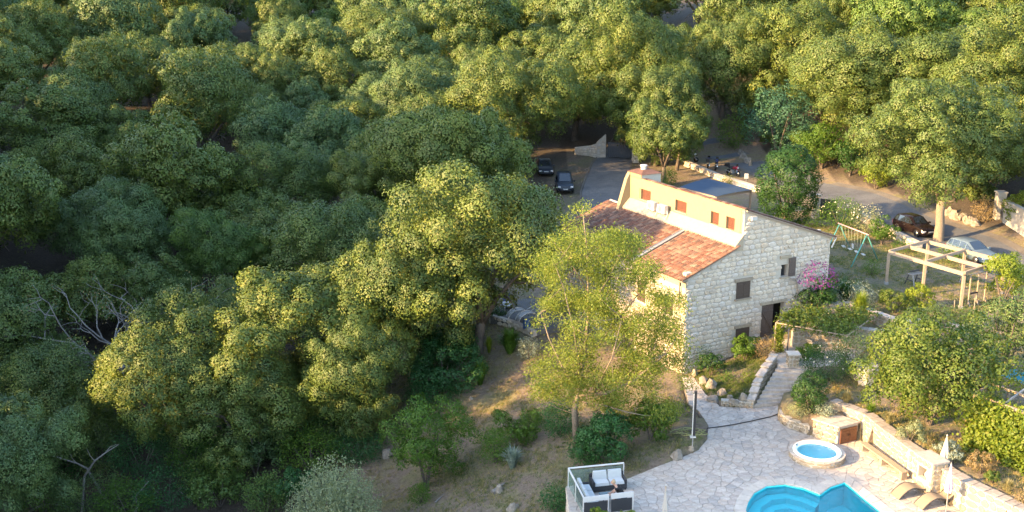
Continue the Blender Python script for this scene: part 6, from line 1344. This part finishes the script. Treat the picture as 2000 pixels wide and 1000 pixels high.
# outdoor shower, hose and cable
p = G(1352,880); sh_ = thing('outdoor_shower','tall black and white solar shower post at the grass edge','shower',p); hh = (880-764)/pxm(p)/.95
b = MB(); b.tube([(0,0,-.1),(0,0,.8)],.03); b.build('pole',M['metal_grey'],sh_); b = MB(); b.box(.04,0,.8+(hh-.8)/2,.14,.12,hh-.8); b.build('tank',M['black'],sh_); b = MB(); b.box(-.05,-.04,.82+(hh-.95)/2,.045,.06,hh-.95); b.build('front_strip',M['white'],sh_); b = MB(); b.tube([(0,-.05,hh-.08),(-.1,-.22,hh-.05)],.03); b.build('shower_head',M['chrome'],sh_); b = MB(); b.box(0,0,.72,.3,.22,.05); b.build('shelf',M['white'],sh_)
hp = G(1338,850); b = MB(); pp = []
for k in range(70): a = k*.36; q = .55+.22*math.sin(k*.9)+.1*math.sin(k*.37); pp.append((math.cos(a)*q*1.2+k*.008,math.sin(a)*q*.8,.06+.05*math.sin(k*1.3)+.03))
b.tube(pp,.022,5); o = b.build('garden_hose',M['hose'],None,True); o.location = hp+Vector((0,0,.05)); tag(o,'tangled yellow-green garden hose lying beside the shower post','hose')
b = MB(); cb = [(1378,838),(1395,836),(1430,831),(1470,823),(1505,815),(1530,806),(1545,795),(1553,786)]; pts2 = resample([tuple(P(u,v,0))[:2] for u,v in cb],50); b.tube([(x-13,y-57,.04 if not (y > 59.0 and x>14.2) else .25) for x,y in pts2],.03,5); o = b.build('black_cable',M['black'],None,True); o.location = (13,57,0); tag(o,'long black cable curving across the paved terrace','cable')
# small patio left of the house
pt0 = [(-1.6,75.6),(.2,74.3),(1.6,72.2),(3.4,73.2),(5.0,75.5),(5.2,79.5),(2.6,80.6),(-.6,79.4)]; b = MB(); b.prism(pt0,-.9,.12); o = b.build('patio',M['drive'],None,kind='structure'); tag(o,'small grey patio on the valley side of the house')
t = garden_wall('low curved grey stone edge of the small patio',[(-1.7,75.8),(.1,74.3),(1.5,72.1)],-1.0,lambda x,y: .16,.3,M['stone'],50,111,None)
p = P(991,600,.12); t = thing('white_lounger','white sun lounger with dark blue headrest on the small patio','sun lounger',p,math.radians(97))
for k in range(7): b = MB(); b.box(-.75+k*.17,0,.34,.155,.62,.035); b.build('slat',M['white'],t)
for s in (-1,1): b = MB(); b.box(-.2,s*.33,.32,1.9,.05,.07); b.build('side_rail',M['white'],t); b = MB(); b.box(-.95,s*.3,.16,.07,.06,.32); b.build('leg',M['white'],t); b = MB(); b.box(.6,s*.3,.16,.07,.06,.32); b.build('leg',M['white'],t)
b = MB(); b.beam((.42,0,.36),(1.0,0,.78),.62,.06); b.build('headrest',M['blue_paint'],t); b = MB(); b.box(-1.13,0,.3,.05,.5,.16); b.build('foot_board',M['black'],t)
for i,(u,v) in enumerate(((1012,622),(1030,628))):
    t = thing('curved_chair','pale curved rocking chair nearer the white lounger' if i == 0 else 'pale curved rocking chair nearer the blue bin','chair',P(u,v,.12),.3+.15*i,'curved chairs on the small patio'); arc = [(math.cos(a)*.85,math.sin(a)*.75) for a in np.linspace(.15,2.9,12)]
    for s in (-1,1): b = MB(); b.tube([(x,s*.3,z) for x,z in arc],.03,6); b.build('side_arc',M['white_metal'],t); b = MB(); b.tube([(arc[2][0],s*.3,arc[2][1]),(1.15,s*.3,.75)],.025,5); b.build('arm',M['white_metal'],t)
    b = MB(); vs = [(x*.97,y,z*.96) for x,z in arc[1:]]*0+[(x*.97,y,z*.96) for x,z in arc[1:] for y in (-.28,.28)]; b.add(vs,[(2*k,2*k+1,2*k+3,2*k+2) for k in range(len(arc)-2)]); b.build('sling',M['metal_grey'],t)
t = thing('blue_bin','blue plastic barrel beside the curved chairs','barrel',P(1029,642,.0)); b = MB(); b.lathe([(0,0),(.26,0),(.29,.1),(.27,.2),(.29,.45),(.27,.65),(.28,.78),(.24,.82),(0,.82)],18); b.build('body',M['blue_cloth'],t,True); b = MB(); b.lathe([(.28,.79),(.30,.80),(.30,.85),(0,.86)],18); b.build('lid',M['black'],t)

# ------------------------------------------------------------------ grass and litter (uncountable)
def tufts(name, label, poly, n, leaf, h=.16, wd=.012, seed=0, clump=9):
    r = np.random.default_rng(seed); a = np.array(poly); lo, hi = a.min(0), a.max(0); q = r.uniform(lo,hi,(int(n*3),2)); q = q[inside(poly,q[:,0],q[:,1])]
    q = q[np.sin(q[:,0]*1.7+q[:,1]*.9)+np.sin(q[:,1]*1.3-q[:,0]*.6)+r.normal(size=len(q))*.8 > -.3][:n]; q = q[~inside(DECK,q[:,0],q[:,1])]; c = np.repeat(q,clump,0)+r.normal(size=(len(q)*clump,2))*.07; z = gz(c[:,0],c[:,1]); m_ = len(c)
    an = r.uniform(0,6.28,m_); s = np.stack([np.cos(an),np.sin(an),np.zeros(m_)],1)*wd; base = np.c_[c,z-.02]; tip = base+np.c_[r.normal(size=(m_,2))*h*.45,h*r.uniform(.5,1.25,m_)]
    V = np.stack([base-s,base+s,tip],1).reshape(-1,3); o = link(bpy.data.objects.new(name,np_mesh(name,V,np.arange(3*m_).reshape(-1,3),LEAF[leaf])),None,'stuff'); return tag(o,label)
SL = [(-9,52),(-9,72),(-4,82),(3,80),(1,72),(5,64),(10.3,63),(10.6,57),(9,53),(5,50),(2.4,48),(2.5,44)]
tufts('dry_grass','dry tufts scattered over the bare slope',SL,5200,'straw',.17,.013,1); tufts('grass','green grass tufts on the slope and terrace edge',[(-6,50),(-6,66),(4,62),(10.8,60),(10.5,54),(6,50.3),(3,49)],3200,'grass',.14,.013,2)
LW_ = [(20.5,70),(25,66),(34,68),(34,80),(30,92),(24,92),(16,84)]; tufts('lawn_grass','patchy lawn of the upper garden around pergola and swing',LW_,5200,'grass',.13,.014,3); tufts('dry_grass','dry patches of the upper lawn',LW_,3500,'straw',.12,.014,4)
BD = [(18.3,57),(20,54.6),(21,50.4),(22.2,46.8),(25,42),(32,42),(31,58),(24,63),(19,60)]; tufts('bed_grass','dry and green grass on the garden bed above the wall',BD,4200,'straw',.15,.013,5); tufts('grass','green weeds on the garden bed above the wall',BD,2600,'grass',.13,.014,6)
tufts('grass','grass in the bed before the gable',[(11.6,61.5),(12.6,59.3),(14.3,59.2),(16,62),(17,66),(11.5,64)],1500,'grass',.15,.014,7)

def weeds(name, label, poly, n, leaf, seed, size=.07, per=26, rad=.16):
    """small weeds and seedlings scattered over open ground"""
    r = np.random.default_rng(seed); a = np.array(poly); q = r.uniform(a.min(0), a.max(0), (n*6,2)); q = q[inside(poly,q[:,0],q[:,1]) & ~inside(DECK,q[:,0],q[:,1])]
    q = q[np.sin(q[:,0]*.9+q[:,1]*.5)+np.sin(q[:,1]*.7-q[:,0]*.35)+r.normal(size=len(q))*.9 > .1][:n]; sc = np.repeat(r.uniform(.5,1.7,len(q)),per); c = np.repeat(q,per,0)+r.normal(size=(len(q)*per,2))*rad*sc[:,None]
    pos = np.c_[c, gz(c[:,0],c[:,1])+np.abs(r.normal(size=len(c)))*.13*sc]; V, Q = leaves(pos, unit(len(pos),r)+np.array([0,0,.8]), size, r, .5)
    return tag(link(bpy.data.objects.new(name, np_mesh(name,V,Q,LEAF[leaf])),None,'stuff'), label)
weeds('weeds','low green weeds dotted over the bare slope',SL,230,'grass',71); weeds('weeds','greyish low herbs on the bare slope',SL,130,'olive',72); weeds('weeds','low weeds of the upper lawn',LW_,120,'bright',73); weeds('weeds','low herbs on the garden bed',BD,120,'citrus',74)
weeds('fallen_leaves','brown fallen leaves under the trees of the slope',[(-14,50),(-14,80),(-2,84),(2,70),(0,56),(-6,48)],700,'dead',75,.09,9,.35)
